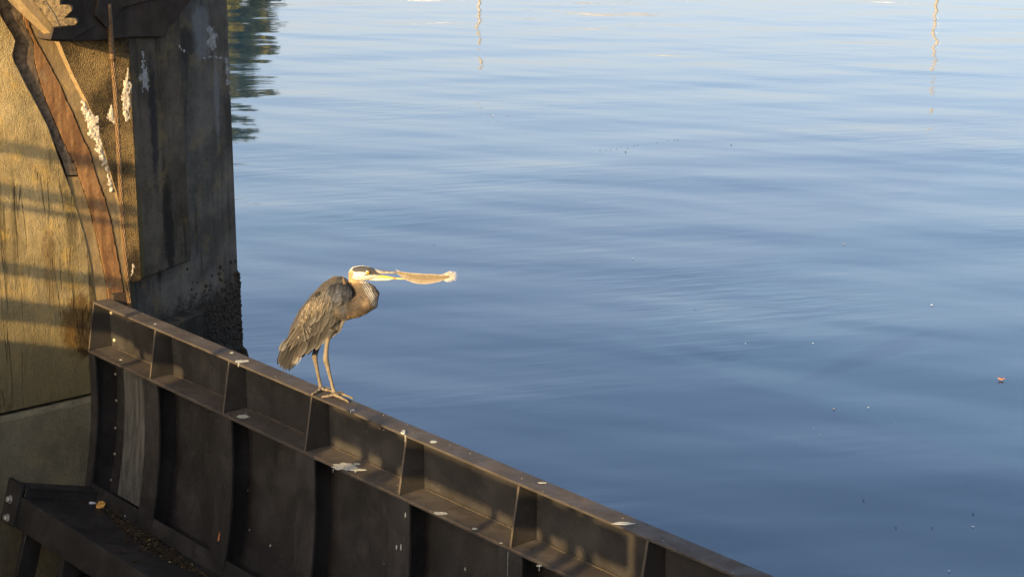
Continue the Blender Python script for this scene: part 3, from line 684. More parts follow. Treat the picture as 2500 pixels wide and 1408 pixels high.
def leaf(name, P, u, v, nrm, L, Wd, m, label, cat, curl=.25, group=None):
    bm = bmesh.new(); rows = []
    for i in range(9):
        t = i / 8; w = Wd * math.sin(math.pi * min(1, t * .93 + .05)) ** .7 * (1 + .25 * math.sin(t * 21))
        rows.append([bm.verts.new(P + u * (t - .5) * L + v * w * s + nrm * (.001 + curl * L * (abs(s) ** 2 * .5 + (t - .5) ** 2 * .8))) for s in (-1, -.5, 0, .5, 1)])
    for r0, r1 in zip(rows, rows[1:]):
        for k in range(4): bm.faces.new((r0[k], r0[k + 1], r1[k + 1], r1[k]))
    P0 = P.copy(); o = build(name, bm, m, None, True, base=P0); sm = o.modifiers.new('thickness', 'SOLIDIFY'); sm.thickness = .0008
    tag(o, label, cat, group); return o
P = onweb(244, 1240) + WEBN * .024
leaf('dry_leaf', P, (N3 * -.85 + D3 * .40 + Z3 * .25).normalized(), (Z3 * .9 - D3 * .35 - N3 * .05).normalized(), (D3 * .8 + N3 * .45 + Z3 * .35).normalized(), .064, .026, LEAF_Y, 'curled yellow-brown dry leaf propped on the girder at lower left', 'leaf')
Pq = onplane(535, 1310, G(0, .23, 0), N3)
leaf('brown_leaf', onplane(535, 1310, G(0, .1735 + cb_(Pq.z), 0), N3), (Z3 + N3 * -.2 + D3 * .1).normalized(), D3, N3, .062, .010, LEAF_R, 'narrow orange-brown leaf stuck flat on a gate rib', 'leaf', .02)
def scrap(pts, lift, m, label, name='paper_scrap'):
    bm = bmesh.new(); prism(bm, [onweb(*q) + WEBN * lift for q in pts], WEBN * .004); o = build(name, bm, m, None, base=onweb(*pts[0])); tag(o, label, 'scrap', 'white scraps on the girder'); return o
scrap([(217, 1228), (221, 1226), (230, 1228), (237, 1227), (237, 1230), (226, 1231), (219, 1231)], .004, PAPER, 'thin white scrap lying beside the yellow dry leaf')
scrap([(300, 1259), (305, 1257), (308, 1262), (306, 1267), (302, 1268), (303, 1264)], .02, PAPER, 'small curled white scrap on the dark debris by the girder flange')

# ------------------------------------------------------------------ floating bits on the water
def star_leaf(x, y, s, m, label):
    P = onz(x, y, .012); bm = bmesh.new(); N = 20; c = bm.verts.new(P + Z3 * .01)
    out = [bm.verts.new(P + Vector((math.cos(2 * math.pi * k / N), math.sin(2 * math.pi * k / N), 0)) * s * (1 if k % 4 == 0 else .55 if k % 2 else .4) + Z3 * (.03 * s if k % 4 else .35 * s)) for k in range(N)]
    for k in range(N): bm.faces.new((out[k], out[(k + 1) % N], c))
    o = build('floating_leaf', bm, m, None, base=P); o.modifiers.new('thickness', 'SOLIDIFY').thickness = .002; tag(o, label, 'leaf')
star_leaf(2444, 926, .036, LEAF_R, 'reddish brown lobed leaf floating on the water near the right edge')
rnd = random.Random(9); V, F, CC = [], [], []
specks = [(1527, 371, 3, 0), (1545, 631, 3, 1), (2120, 994, 3, 1), (2036, 997, 4, 2), (2108, 1220, 3, 0), (2187, 1287, 3, 0), (2276, 1286, 3, 0), (2375, 1284, 4, 1), (2317, 1392, 4, 1), (2376, 1253, 3, 0), (1697, 754, 2, 0), (1060, 597, 2, 0), (2060, 596, 3, 2), (1785, 353, 3, 2), (1985, 838, 3, 1), (1820, 838, 2, 1), (2275, 744, 4, 1), (1987, 1045, 2, 1), (2002, 1060, 2, 1), (2175, 1028, 2, 0), (1942, 1083, 2, 0), (2108, 1220, 2, 0), (2363, 1178, 2, 0)]
for k in range(16): specks.append((1448 + 14 * k + rnd.uniform(-4, 4), 370 - 1.9 * k + rnd.uniform(-1.5, 1.5), rnd.uniform(1, 2.2), 0))
for k in range(10): specks.append((1140 + rnd.uniform(0, 105), 289 + rnd.uniform(-9, 10), rnd.uniform(1, 2.6), 1 if k % 3 == 0 else 2))
for k in range(70): specks.append((rnd.uniform(700, 2490), rnd.uniform(560, 1390), rnd.uniform(.5, 1.1), rnd.choice((0, 0, 0, 2))))
for x, y, r, c in specks:
    P = onz(x, y, .008); d = (P - EYE).length; s = r * (.62 if c == 1 else .85) / FPX * d
    a0 = rnd.uniform(0, 6); j = len(V); n = 6
    for k in range(n): V.append(P + Vector((math.cos(a0 + k * 1.047) * s * rnd.uniform(.7, 1.3), math.sin(a0 + k * 1.047) * s * rnd.uniform(.7, 1.6), 0)))
    V.append(P + Z3 * s * .6)
    for k in range(n): F.append((j + k, j + (k + 1) % n, j + n))
    CC += [((.015, .012, .01), (.42, .42, .42), (.16, .11, .06))[c]] * 7
o = rawmesh('floating_debris', V, F, mat_vcol('floating_bits', .8, .2, 50, .2, None, 0), None, False, CC); o['kind'] = 'stuff'
#HERON
# ------------------------------------------------------------------ the heron
HF = onz(816, 963, ZT); HFF = onz(783.5, 949, ZT); YM = (HF.y + HFF.y) / 2 - .005
heron = thing('heron', 'grey heron standing side-on on the gate rail, holding a feather in its open bill', 'heron', (HF + HFF) / 2)
def HP(x, y, Y=None): return onplane(x, y, Vector((0, YM if Y is None else Y, 0)), Vector((0, 1, 0)))
PX = (HP(851, 780) - HP(850, 780)).length            # metres per photo pixel at the bird
hb_ = bmesh.new()
def loft(secs, seg=20):
    """secs: (top px, bottom px, width m, Y offset)"""
    rings = []
    for tp, bt, w, dy in secs:
        a = HP(*tp, YM + dy); b = HP(*bt, YM + dy); c = (a + b) / 2; u = (a - b) / 2; v = Vector((0, w / 2, 0))
        rings.append([hb_.verts.new(c + u * math.cos(2 * math.pi * k / seg) + v * math.sin(2 * math.pi * k / seg)) for k in range(seg)])
    for r0, r1 in zip(rings, rings[1:]):
        for k in range(seg): hb_.faces.new((r0[k], r0[(k + 1) % seg], r1[(k + 1) % seg], r1[k]))
    hb_.faces.new(rings[0][::-1]); hb_.faces.new(rings[-1])
def chain(pts, seg=14):
    """pts: (x,y,r px,Y, width factor)"""
    P = [HP(p[0], p[1], p[3]) for p in pts]; rings = []
    for i, p in enumerate(pts):
        t = (P[min(i + 1, len(P) - 1)] - P[max(i - 1, 0)]); t.y = 0; t.normalize(); u = Vector((-t.z, 0, t.x)); r = p[2] * PX; wf = p[4] if len(p) > 4 else 1
        rings.append([hb_.verts.new(P[i] + u * r * math.cos(2 * math.pi * k / seg) + Vector((0, 1, 0)) * r * wf * math.sin(2 * math.pi * k / seg)) for k in range(seg)])
    for r0, r1 in zip(rings, rings[1:]):
        for k in range(seg): hb_.faces.new((r0[k], r0[(k + 1) % seg], r1[(k + 1) % seg], r1[k]))
    hb_.faces.new(rings[0][::-1]); hb_.faces.new(rings[-1])
def chain3(P, r, seg=10): tube(hb_, P, r, seg)
TORSO = [((688, 872), (708, 886), .030), ((697, 838), (735, 866), .055), ((711, 797), (770, 850), .10), ((732, 757), (802, 826), .140), ((760, 722), (826, 797), .165), ((789, 692), (842, 768), .172), ((815, 676), (853, 744), .155), ((838, 676), (866, 732), .115), ((852, 690), (872, 726), .07)]
def interp_secs(S, n=28):
    A = np.array([[*t, *b, w] for t, b, w in S]); q = np.linspace(0, len(S) - 1, n); k = np.arange(len(S)); out = []
    for t in q:
        v = [np.interp(t, k, A[:, j]) for j in range(5)]; out.append(((v[0], v[1]), (v[2], v[3]), v[4]))
    return out
TS = interp_secs(TORSO)
loft([(a, b, w, 0) for a, b, w in TS], 28)
# folded neck: breast bulge, then back up to the head
chain([(822, 752, 24, YM, 2.2), (846, 752, 26, YM, 1.9), (868, 745, 28, YM, 1.5), (885, 737, 29, YM, 1.25), (897, 728, 30, YM, 1.1), (898, 722, 29, YM, 1.05), (893, 714, 26, YM, 1.0), (884, 706, 22, YM, 1), (874, 698, 19, YM, 1), (868, 688, 17.5, YM, 1), (866, 676, 15.5, YM, 1), (866, 670, 13, YM, 1)], 20)
chain([(851, 668, 5, YM), (856, 668.5, 12.5, YM, .9), (864, 668, 17, YM, .9), (874, 667.5, 18.8, YM, .88), (886, 667, 18.5, YM, .85), (898, 667.5, 17, YM, .82), (908, 668, 14.5, YM, .75), (917, 669, 11.5, YM, .65), (924, 670, 8, YM, .6), (928, 670, 5, YM, .55)], 20)
# legs and toes
yn, yf = HF.y, HFF.y; yb = YM - .03; yb2 = YM + .035
chain([(812, 800, 15, yb), (806, 815, 9.5, yb), (800, 828, 6.2, yb), (797.5, 845, 5.4, lerp(yb, yn, .3)), (796, 862, 5.8, lerp(yb, yn, .5)), (795.3, 872, 7.2, lerp(yb, yn, .6)), (796, 880, 7.4, lerp(yb, yn, .65)), (799, 890, 6.0, lerp(yb, yn, .7)), (803, 908, 4.9, lerp(yb, yn, .8)), (808, 928, 4.3, lerp(yb, yn, .9)), (812.5, 945, 4.4, yn), (815, 955, 5.4, yn), (816, 962, 5.2, yn)], 12)
chain([(782, 815, 17, yb2), (777, 836, 10, yb2), (772, 852, 7.4, lerp(yb2, yf, .4)), (769, 863, 7.2, lerp(yb2, yf, .5)), (768.3, 870, 7.2, lerp(yb2, yf, .55)), (770, 880, 6.0, lerp(yb2, yf, .6)), (773.5, 898, 4.9, lerp(yb2, yf, .75)), (777.5, 918, 4.3, lerp(yb2, yf, .85)), (781, 935, 4.4, yf), (783, 943, 5.6, yf), (783.5, 948, 5.0, yf)], 12)
TOEZ = ZT + .009
def toe(pts, r0, r1, hump=.006):
    n = len(pts); P = []
    ps = polysample(pts, 9)
    for i, (x, y) in enumerate(ps):
        t = i / 8; P.append(onz(x, y, TOEZ + hump * math.sin(t * math.pi * 2.4) ** 2 * (1 - t) + .004 * (1 - t)))
    P[-1].z = ZT + .003
    chain3(P, [lerp(r0, r1, (i / 8)) * PX * (1 + .16 * math.sin(i * 1.9)) for i in range(9)])
toe([(816, 962), (803, 966.5), (785, 968)], 4.6, 2.6); toe([(816, 962), (832, 970), (851, 979.5)], 4.8, 2.7)
toe([(816, 961), (838, 962.5), (862, 971)], 4.6, 2.4); toe([(816, 960), (828, 956.5), (838, 957.5)], 3.8, 2.2)
toe([(783.5, 948), (774, 955), (761, 962)], 4.6, 2.6); toe([(783.5, 948), (796, 951), (811, 954)], 4.6, 2.6)
toe([(783.5, 947.5), (795, 945.5), (808, 948)], 4.0, 2.3)
for v in hb_.verts: v.co -= heron.location
bmesh.ops.recalc_face_normals(hb_, faces=hb_.faces[:])
me = bpy.data.meshes.new('tmp'); hb_.to_mesh(me); hb_.free()
tmp = bpy.data.objects.new('tmp', me); C.objects.link(tmp)
rm = tmp.modifiers.new('r', 'REMESH'); rm.mode = 'VOXEL'; rm.voxel_size = .0034
smm = tmp.modifiers.new('s', 'SMOOTH'); smm.factor = .5; smm.iterations = 5
dg = bpy.context.evaluated_depsgraph_get(); me2 = bpy.data.meshes.new_from_object(tmp.evaluated_get(dg)); bpy.data.objects.remove(tmp); bpy.data.meshes.remove(me)
me2.name = 'body'
def mixc(a, b, t): t = max(0, min(1, t)); return tuple(x + (y - x) * t for x, y in zip(a, b))
BUFF = (.19, .128, .066); GREYB = (.044, .033, .0225); WHITE = (.37, .34, .29); CAP = (.022, .022, .024); LEG = (.105, .083, .053); SLATE = (.026, .029, .034)
def bodycol(x, y, P):
    nz = noise.noise(P * 60) * .5; n2 = noise.noise(P * 22)
    if y > 826 and x > 755:                                   # legs
        c = mixc(LEG, (.12, .10, .075), .35 + n2 * .9 + nz * 1.5)
        if x < 783 and y < 869: c = mixc((.05, .045, .04), c, (y - 862) / 7)
        return c
    if x < 836 or (y > 735 and x < 846): return mixc(SLATE, (.052, .040, .028), .5 + n2)
    # head
    if y < 690 and x > 845:
        wob = nz * 2.2
        top_line = 661.5 - max(0, (x - 862)) * .04 + wob
        outline = np.interp(x, [848, 856, 865, 876, 887, 898, 908, 918, 926], [666, 656.5, 651.5, 649, 648.6, 650.5, 653.5, 657, 661])
        if x > 860 and y > outline + 1.0 + wob * .3 and y < np.interp(x, [860, 866, 880, 893, 905, 925], [660, 664.5, 664, 664.5, 667, 667]) + wob: return mixc(CAP, (.045, .044, .044), .5 + n2)
        if x > 903 and y < 671: return mixc((.055, .05, .038), CAP, .4 + n2 + (664 - y) * .1)
        if 890 < x < 925 and abs(y - np.interp(x, [888, 904, 924], [671.5, 669.5, 669])) < 1.1: return (.03, .025, .02)
        if x < 862 + wob * 2 and y > 655: return mixc(WHITE, BUFF, (y - 655) / 9)
        if y < 679 + (x - 862) * .3 + wob * 2: return WHITE
        if x > 886: return mixc(WHITE, (.75, .66, .50), n2 + .3)
        return mixc(BUFF, WHITE, (x - 876) / 8 + nz)
    # throat streaks on the front of the bulge
    fx = x - (878 + (y - 690) * .55)
    if 688 < y < 745 and fx > 0 and x > 884:
        cr = math.sin((x - y * .62) * 1.05 + n2 * 5) + nz * 1.2
        w = max(0, 1 - abs(fx - 13) / 16)
        if w > .1: return mixc(GREYB, (.25, .235, .21) if cr > .1 else (.03, .03, .034), w * 1.3)
    tt = (y - 683) / 24 + (x - 864) * .016
    c = mixc(BUFF, GREYB, tt + n2 * .3)
    if x < 868: c = mixc(c, (.015, .0125, .010), min(1, (868 - x) / 14) * max(0, min(1, (y - 696) / 8)) * .8)  # shadow cast by the wing, painted onto the neck
    d = math.hypot((x - 893) / 12, (y - 742) / 12)
    if d < 1.4: c = mixc((.125, .088, .05), c, d - .2 + nz)
    if y > 752: c = mixc(c, (.12, .082, .043), (y - 756) / 18 + nz)
    return c
def paint(me, off, fn):
    n = len(me.vertices); buf = np.ones((n, 4), 'f')
    for i, v in enumerate(me.vertices):
        P = v.co + off; x, y = proj(P); buf[i, :3] = fn(x, y, P)
    ca = me.color_attributes.new('Col', 'FLOAT_COLOR', 'POINT'); ca.data.foreach_set('color', buf.ravel())
paint(me2, heron.location, bodycol)
for p in me2.polygons: p.use_smooth = True
me2.materials.clear(); me2.materials.append(SKIN)
body = bpy.data.objects.new('body', me2); link(body, heron)

# surface of the flank for laying feathers
def half_width(x, y):
    best = None
    for (tx, ty), (bx, by), w in TS:
        L2 = (tx - bx) ** 2 + (ty - by) ** 2; s = ((x - bx) * (tx - bx) + (y - by) * (ty - by)) / L2
        dx = x - (bx + (tx - bx) * s); dy = y - (by + (ty - by) * s); dd = dx * dx + dy * dy
        if best is None or dd < best[0]: best = (dd, s, w)
    s = max(-1, min(1, best[1] * 2 - 1)); return max(best[2] / 2 * math.sqrt(max(0, 1 - s * s)), min(best[2] / 2, .030))
rnd = random.Random(21)
FSC = .245
def feather(bx, by, tx, ty, w, col, side=-1, off=.004, bend=0., tipoff=None, edge=1.25, tipc=None, name='feather', pointed=.75, tilt=-.0032):
    n = 9; V, F, cc = [], [], []
    dx, dy = tx - bx, ty - by; L = math.hypot(dx, dy); ux, uy = dx / L, dy / L; px_, py_ = -uy, ux
    if tipoff is None: tipoff = off
    for i in range(n + 1):
        t = i / n; bow = bend * math.sin(t * math.pi) * L
        wd = w * (.42 + .58 * math.sin(min(1, t * 1.5) * math.pi / 2)) * (1 - max(0, (t - .62) / .38) ** (2.2 * pointed)) ** .6
        for s in (-1, -.5, 0, .5, 1):
            x = bx + ux * t * L + px_ * (bow + s * wd / 2); y = by + uy * t * L + py_ * (bow + s * wd / 2)
            o_ = lerp(off, tipoff, t) + .0022 * (1 - abs(s)) - .001 * abs(s) + tilt * s * w / 14
            V.append(HP(x, y, YM + side * (half_width(x, y) + o_)))
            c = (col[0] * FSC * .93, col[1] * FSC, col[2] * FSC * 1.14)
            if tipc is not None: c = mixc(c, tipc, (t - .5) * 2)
            k = ((edge * 1.22 if abs(s) == 1 else .95 if s else .60)) * (.42 + .85 * t) * (1 + .12 * noise.noise(Vector((x * .3, y * .3, off * 900))))  # darker bases paint the shade between feather rows
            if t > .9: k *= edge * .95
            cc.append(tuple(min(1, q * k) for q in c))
    for i in range(n):
        for k in range(4): j = i * 5 + k; F.append((j, j + 1, j + 6, j + 5))
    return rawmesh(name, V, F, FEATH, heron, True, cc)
def row(tips, n, length, width, dirs, col, off, tipoff, side=-1, jit=2.0, edge=1.25, bend=0.02, tipc=None, keep=1.0):
    T_ = polysample(tips, n)
    for i, (x, y) in enumerate(T_):
        t = i / max(1, n - 1); d = Vector((lerp(dirs[0][0], dirs[1][0], t), lerp(dirs[0][1], dirs[1][1], t))).normalized()
        x += rnd.gauss(0, jit * .5); y += rnd.gauss(0, jit); L = length * rnd.uniform(.9, 1.12); v = rnd.uniform(.55, 1.35)
        feather(x - d.x * L, y - d.y * L, x, y, width * rnd.uniform(.9, 1.12), tuple(q * v for q in col), side, off + i * .00012, bend * rnd.uniform(-1, 1.4), tipoff + i * .00012, edge, tipc)
DKB = (.150, .124, .098); TAN = (.250, .200, .142); SLT = (.135, .138, .142); BLK = (.016, .015, .014)
for side in (-1, 1):
    near = side < 0
    # tail and primaries
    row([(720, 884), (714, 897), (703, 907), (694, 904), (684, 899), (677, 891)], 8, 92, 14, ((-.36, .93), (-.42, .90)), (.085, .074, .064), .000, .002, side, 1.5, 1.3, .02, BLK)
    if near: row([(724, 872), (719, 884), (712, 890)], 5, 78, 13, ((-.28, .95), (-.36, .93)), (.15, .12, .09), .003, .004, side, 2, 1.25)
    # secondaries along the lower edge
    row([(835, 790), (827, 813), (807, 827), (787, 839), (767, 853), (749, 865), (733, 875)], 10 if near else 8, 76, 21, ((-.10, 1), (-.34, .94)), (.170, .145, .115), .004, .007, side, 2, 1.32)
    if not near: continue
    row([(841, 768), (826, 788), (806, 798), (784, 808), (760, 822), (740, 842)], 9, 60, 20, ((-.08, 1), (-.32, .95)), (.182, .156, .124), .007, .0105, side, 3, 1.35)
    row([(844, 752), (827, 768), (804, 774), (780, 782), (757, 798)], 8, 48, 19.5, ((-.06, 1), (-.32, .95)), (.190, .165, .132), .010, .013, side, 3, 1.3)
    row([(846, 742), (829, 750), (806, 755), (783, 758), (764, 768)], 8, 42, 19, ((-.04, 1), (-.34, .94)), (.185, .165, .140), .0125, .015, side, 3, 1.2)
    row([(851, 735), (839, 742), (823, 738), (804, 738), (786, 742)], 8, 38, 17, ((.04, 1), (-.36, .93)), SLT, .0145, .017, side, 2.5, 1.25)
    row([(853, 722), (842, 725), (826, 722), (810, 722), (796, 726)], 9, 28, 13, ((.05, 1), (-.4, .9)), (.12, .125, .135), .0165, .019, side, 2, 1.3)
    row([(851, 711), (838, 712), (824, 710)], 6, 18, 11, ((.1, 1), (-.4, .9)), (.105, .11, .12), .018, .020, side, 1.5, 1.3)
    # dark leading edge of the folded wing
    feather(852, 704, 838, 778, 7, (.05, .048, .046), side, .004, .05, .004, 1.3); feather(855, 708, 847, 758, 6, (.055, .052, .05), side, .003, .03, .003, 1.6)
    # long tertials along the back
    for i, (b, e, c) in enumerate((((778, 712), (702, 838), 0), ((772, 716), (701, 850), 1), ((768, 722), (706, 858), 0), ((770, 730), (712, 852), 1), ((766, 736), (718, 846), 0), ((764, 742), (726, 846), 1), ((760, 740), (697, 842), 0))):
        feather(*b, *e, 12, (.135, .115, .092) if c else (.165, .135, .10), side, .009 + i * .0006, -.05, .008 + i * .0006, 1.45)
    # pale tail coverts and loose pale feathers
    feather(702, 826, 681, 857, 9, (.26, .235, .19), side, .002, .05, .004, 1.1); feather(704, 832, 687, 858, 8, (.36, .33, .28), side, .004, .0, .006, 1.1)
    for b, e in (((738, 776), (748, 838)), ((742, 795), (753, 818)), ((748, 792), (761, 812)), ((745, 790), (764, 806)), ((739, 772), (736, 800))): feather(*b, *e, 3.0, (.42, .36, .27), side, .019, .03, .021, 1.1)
# fine hair-like plumage
V, F, CC = [], [], []
def blade(p, d, L, w, c, droop=0.0, curl=None):
    d = d.normalized(); s = d.cross(Vector((0, 1, 0)) if abs(d.y) < .9 else Vector((1, 0, 0))).normalized() * w
    j = len(V); m_ = p + d * L * .55; e = p + d * L + Vector((0, 0, -droop * L))
    V.extend((p - s, p + s, m_ - s * .8, m_ + s * .8, e)); F.append((j, j + 1, j + 3, j + 2)); F.append((j + 2, j + 3, j + 4)); CC.extend([c] * 5)
for i in range(190):   # scapular plumes
    x = rnd.uniform(738, 808); y = np.interp(x, [738, 770, 808], [752, 722, 706]) + rnd.uniform(-2, 26); L = rnd.uniform(20, 44); a = rnd.gauss(0, .13)
    dx, dy = -.36 + a, .93; n = 7; pr = None; c = rnd.choice(((.14, .11, .075), (.11, .088, .06), (.05, .044, .036), (.028, .026, .025), (.07, .058, .042)))
    if y < 722: c = mixc(c, SLATE, .6)
    pts = []
    for k in range(n):
        t = k / (n - 1); xx = x + dx * L * t + 3 * a * t * t; yy = y + dy * L * t; pts.append(HP(xx, yy, YM - half_width(xx, yy) - .0195 - .003 * math.sin(t * 3.1) - rnd.uniform(0, .0005)))
    hw = rnd.uniform(.5, 1.0) * PX
    for k in range(n - 1):
        j = len(V); q = 1 - k / (n - 1) * .7; q2 = 1 - (k + 1) / (n - 1) * .7
        V.extend((pts[k] + Vector((-hw * q, 0, 0)), pts[k] + Vector((hw * q, 0, 0)), pts[k + 1] + Vector((hw * q2, 0, 0)), pts[k + 1] + Vector((-hw * q2, 0, 0)))); F.append((j, j + 1, j + 2, j + 3)); CC.extend([c] * 4)
nv = len(me2.vertices)
for i in range(26000):
    v = me2.vertices[rnd.randrange(nv)]; P = v.co + heron.location; x, y = proj(P)
    if y > 800 or x > 921 and y < 690: continue
    onback = x < 850
    if onback and y > np.interp(x, [690, 760, 800, 850], [840, 735, 716, 700]) and not (y > 745 and x > 828): continue
    if y < 690 and x > 848:   # head: short
        if math.hypot(x - 897.5, y - 665) < 7: continue
        fl = Vector((-.9, 0, -.25)); L = rnd.uniform(.004, .008)
        if y > 678: fl = Vector((-.15, 0, -1))
    elif onback: fl = Vector((-.58, 0, -.72)); L = rnd.uniform(.010, .024)
    else:
        if y > 735: fl = Vector((-.75, 0, -.55)); L = rnd.uniform(.010, .022)
        else: fl = Vector((.05, 0, -1)); L = rnd.uniform(.007, .014)
    fl = fl - v.normal * fl.dot(v.normal); d = fl.normalized() + v.normal * rnd.uniform(.08, .30) + Vector((rnd.gauss(0, .14), rnd.gauss(0, .14), rnd.gauss(0, .14)))
    c = bodycol(x, y, P)
    if onback: c = mixc((.058, .045, .031), SLATE, rnd.random() * 1.2 - .2 + (x < 800) * .2)
    k = rnd.uniform(.75, 1.25); blade(P - v.normal * .001, d, L, rnd.uniform(.0005, .0009), tuple(min(1, q * k) for q in c))
for i in range(45):   # wispy down below belly and tail tuft
    x, y = (rnd.uniform(722, 738), rnd.uniform(866, 874)) if i < 45 else (rnd.uniform(800, 846), rnd.uniform(786, 826))
    if i < 45: blade(HP(x, y, YM - .02 + rnd.uniform(-.01, .01)), Vector((-.45 + rnd.gauss(0, .16), rnd.gauss(0, .1), -.9)), rnd.uniform(.03, .062), .0006, (.34, .31, .26))
    else: blade(HP(x, np.interp(x, [800, 826, 846], [828, 815, 786]), YM - .03), Vector((.5 + rnd.gauss(0, .3), rnd.gauss(0, .3), -.6 + rnd.gauss(0, .3))), rnd.uniform(.01, .03), .0003, (.35, .3, .24))
for i in range(16): blade(HP(729, 822, YM - half_width(729, 822) - .02), Vector((rnd.gauss(0, .5), -.3, rnd.gauss(-.1, .8))), rnd.uniform(.008, .017), .0004, (.22, .19, .145))
o = rawmesh('plumage', V, F, BLADE, heron, False, CC); o['kind'] = 'stuff'
# bill, eye
def mandible(name, secs, colf):
    bm = bmesh.new(); rings = []; n = 14
    S = []; q = np.linspace(0, len(secs) - 1, 22); A = np.array(secs); kk = np.arange(len(secs))
    for t in q: S.append([float(np.interp(t, kk, A[:, j])) for j in range(4)])
    for x, y, r, w in S:
        c = HP(x, y); rings.append([bm.verts.new(c + Vector((0, 1, 0)) * w * math.sin(6.2832 * k / n) + Z3 * r * PX * math.cos(6.2832 * k / n)) for k in range(n)])
    for r0, r1 in zip(rings, rings[1:]):
        for k in range(n): bm.faces.new((r0[k], r0[(k + 1) % n], r1[(k + 1) % n], r1[k]))
    bm.faces.new(rings[0][::-1]); bm.faces.new(rings[-1])
    o = build(name, bm, BILL, heron, True); paint(o.data, heron.location, colf); return o
def upc(x, y, P):
    n = noise.noise(P * 90); yl = 664 + (x - 925) * .02
    c = mixc((.26, .235, .185), (.05, .046, .044), (yl - y) / 3 + .5 + n * .9)
    if x < 932: c = mixc(c, (.20, .19, .17), (932 - x) / 12)
    return mixc(c, (.06, .055, .05), (x - 950) / 18)
def loc_(x, y, P):
    n = noise.noise(P * 70); yl = 679.5 + (x - 925) * .01
    c = mixc((.42, .24, .03), (.52, .48, .36), (y - yl) / 2.5 + .3 + n * .4)
    if x < 921: c = mixc(c, (.48, .45, .38), (921 - x) / 8)
    d = abs(x - 963) / 9
    if d < 1: c = mixc((.13, .06, .018), c, d + .1)
    if x > 972: c = mixc(c, (.42, .29, .08), (x - 972) / 6)
    return c
mandible('upper_bill', [(908, 661.5, 6.2, .011), (918, 662.6, 6, .0105), (926, 663.6, 5.3, .0088), (938, 664, 4.3, .0072), (952, 664.6, 3.4, .0056), (966, 665.2, 2.5, .004), (976, 665.8, 1.6, .0026), (983, 666.2, .5, .001)], upc)
mandible('lower_bill', [(900, 678, 6.5, .012), (912, 678, 7.2, .011), (924, 678.2, 7.2, .0095), (936, 678.6, 6.6, .008), (945, 678.8, 5.6, .0068), (956, 679, 3.5, .0055), (968, 679.6, 2.5, .0042), (980, 680.4, 1.8, .003), (990, 681, 1.2, .002), (995, 681.2, .4, .0008)], loc_)
def disc(name, x, y, r, Y, m, parent, dome):
    bm = bmesh.new(); c = HP(x, y, Y); rings = []
    for q, h in ((1, 0), (.8, .5), (.45, .85), (.1, 1)): rings.append([bm.verts.new(c + (Vector((math.cos(k * .4488), 0, math.sin(k * .4488))) * r * q) * PX + Vector((0, -dome * h, 0))) for k in range(14)])
    for r0, r1 in zip(rings, rings[1:]):
        for k in range(14): bm.faces.new((r0[k], r0[(k + 1) % 14], r1[(k + 1) % 14], r1[k]))
    bm.faces.new(rings[-1]); return build(name, bm, m, parent, True)
ey = YM - 17 * PX * .82 + .0005
disc('eye_ring', 897.6, 665.2, 5.4, ey, EYE_K, heron, .0025); e = disc('eye', 897.6, 665.2, 3.9, ey - .0018, EYE_Y, heron, .003); disc('pupil', 897.8, 665.2, 2.1, ey - .0040, EYE_K, e, .0012)
for ex in (1,): disc('far_eye', 897.6, 665.2, 4.3, YM + 17 * PX * .80, EYE_Y, heron, -.004)

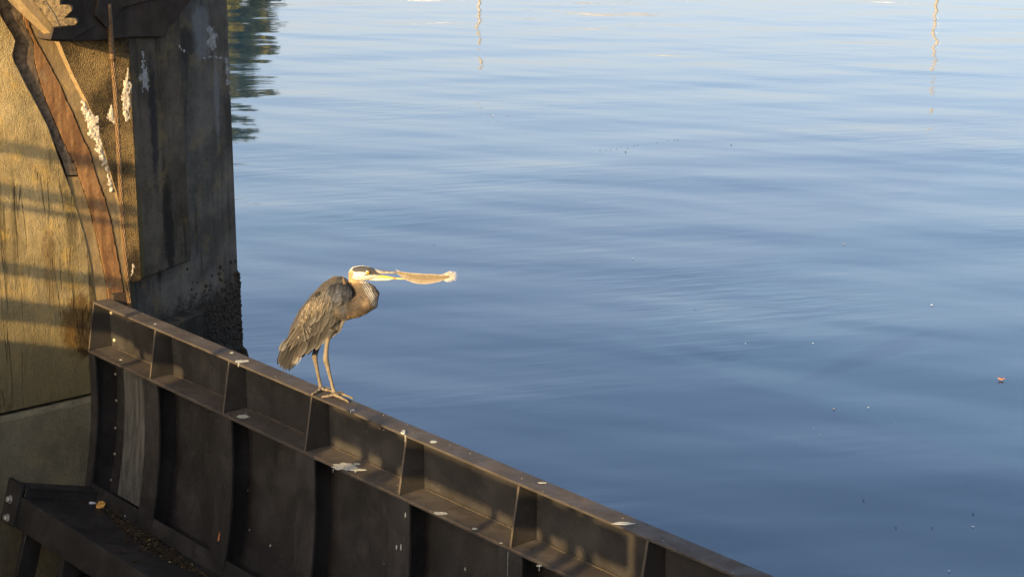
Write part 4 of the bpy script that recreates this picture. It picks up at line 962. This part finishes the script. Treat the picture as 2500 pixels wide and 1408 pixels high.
# ------------------------------------------------------------------ the feather in the bill
lf = thing('loose_feather', 'long pale brown feather with a fluffy white end, held in the open bill', 'feather', HP(1035, 680))
SH = [(962, 660), (975, 665.5), (990, 672), (1004, 677.5), (1020, 680.5), (1037, 682), (1052, 681.8), (1068, 680.2), (1083, 678.2), (1097, 675.8), (1106, 674.5)]
shp = polysample(SH, 80); YF = YM - .012
V, F, CC = [], [], []
def up_w(x): return np.interp(x, [970, 985, 1000, 1011, 1040, 1068, 1090, 1100], [2, 8, 12, 14.5, 15, 11.5, 7, 4])
def lo_w(x): return np.interp(x, [970, 985, 1000, 1015, 1030, 1050, 1068, 1085, 1097, 1101], [2, 5, 7, 8.5, 10.5, 11.5, 11.5, 9.5, 7, 4])
for i in range(330):
    t = i / 329; q = t * 78.; k = int(q); x = lerp(shp[k][0], shp[k + 1][0], q - k); y = lerp(shp[k][1], shp[k + 1][1], q - k)
    if x < 972 or x > 1098: continue
    for sd in (-1, 1):
        w = (up_w(x) if sd < 0 else lo_w(x)) * (1 + .05 * noise.noise(Vector((x * .35, sd, 0)))); L = w * 1.7
        ex = x - L * .80; ey_ = y + sd * w * 1.0
        n = 5; hw = .42; split = noise.noise(Vector((x * .12, sd * 5, 2))); v = 1 + .55 * noise.noise(Vector((x * .8, sd, 4))) + (rnd.random() - .5) * .25
        c = tuple(z * v for z in ((.105, .085, .056) if sd < 0 else (.12, .098, .068)))
        for m_ in range(n):
            t0, t1 = m_ / n, (m_ + 1) / n
            def pt(tt, h): return HP(lerp(x, ex, tt) + h * hw, lerp(y, ey_, tt ** .8), YF - .004 * math.sin(tt * 1.6) + (.0015 * split * tt) + .0004 * sd)
            j = len(V); h1 = 1 - .5 * (m_ == n - 1)
            V.extend((pt(t0, -1), pt(t0, 1), pt(t1, h1), pt(t1, -h1))); F.append((j, j + 1, j + 2, j + 3))
            cc = mixc(c, (.24, .21, .165), (t1 - .75) * 2); CC.extend([cc] * 4)
rawmesh('vane', V, F, BLADE, lf, False, CC)
bm = bmesh.new(); tube(bm, [HP(x, y, YF - .004) for x, y in shp], [lerp(.0006, .0015, i / 79) for i in range(80)], 6); build('shaft', bm, mat_simple('feather_shaft', (.13, .09, .05), .45, .3, 0, .2, 60, 0), lf, True)
V, F, CC = [], [], []
for i in range(1200):
    t = rnd.random() ** .65; x = lerp(1072, 1107, t); y = float(np.interp(x, [p[0] for p in SH], [p[1] for p in SH])); sd = rnd.choice((-1, -1, 1))
    a = rnd.gauss(0, .35); L = (4 + 15 * t ** 1.2) * rnd.uniform(.35, 1.1) * (1 if sd < 0 else .72)
    if x > 1102: dx, dy = rnd.uniform(-.4, 1.0) * .75, rnd.uniform(-1, .9)
    else: dx, dy = .12 + a * .6, sd * 1.0
    if sd > 0 and t < .35: continue
    p = HP(x, y + sd * (up_w(x) * .75 if t < .75 else 0) * .7, YF - .004 + rnd.gauss(0, .003)); e = HP(x + dx * L, y + dy * L + sd * (up_w(x) * .5 if t < .75 else 0), YF - .004 + rnd.gauss(0, .010)); blade(p, e - p, (e - p).length, rnd.uniform(.0002, .00042), mixc((.48, .44, .39), (.30, .255, .195), rnd.random()), .1)
for i in range(60):
    x = rnd.uniform(975, 1000); y = float(np.interp(x, [p[0] for p in SH], [p[1] for p in SH])); p = HP(x, y + rnd.uniform(-4, 3), YF); blade(p, Vector((-1, rnd.gauss(0, .15), rnd.choice((.35, .45, -.25)) + rnd.gauss(0, .12))), rnd.uniform(.012, .036), .0005, rnd.choice(((.40, .31, .2), (.55, .47, .34), (.12, .10, .08))))
o = rawmesh('down', V, F, BLADE, lf, False, CC); o['kind'] = 'stuff'
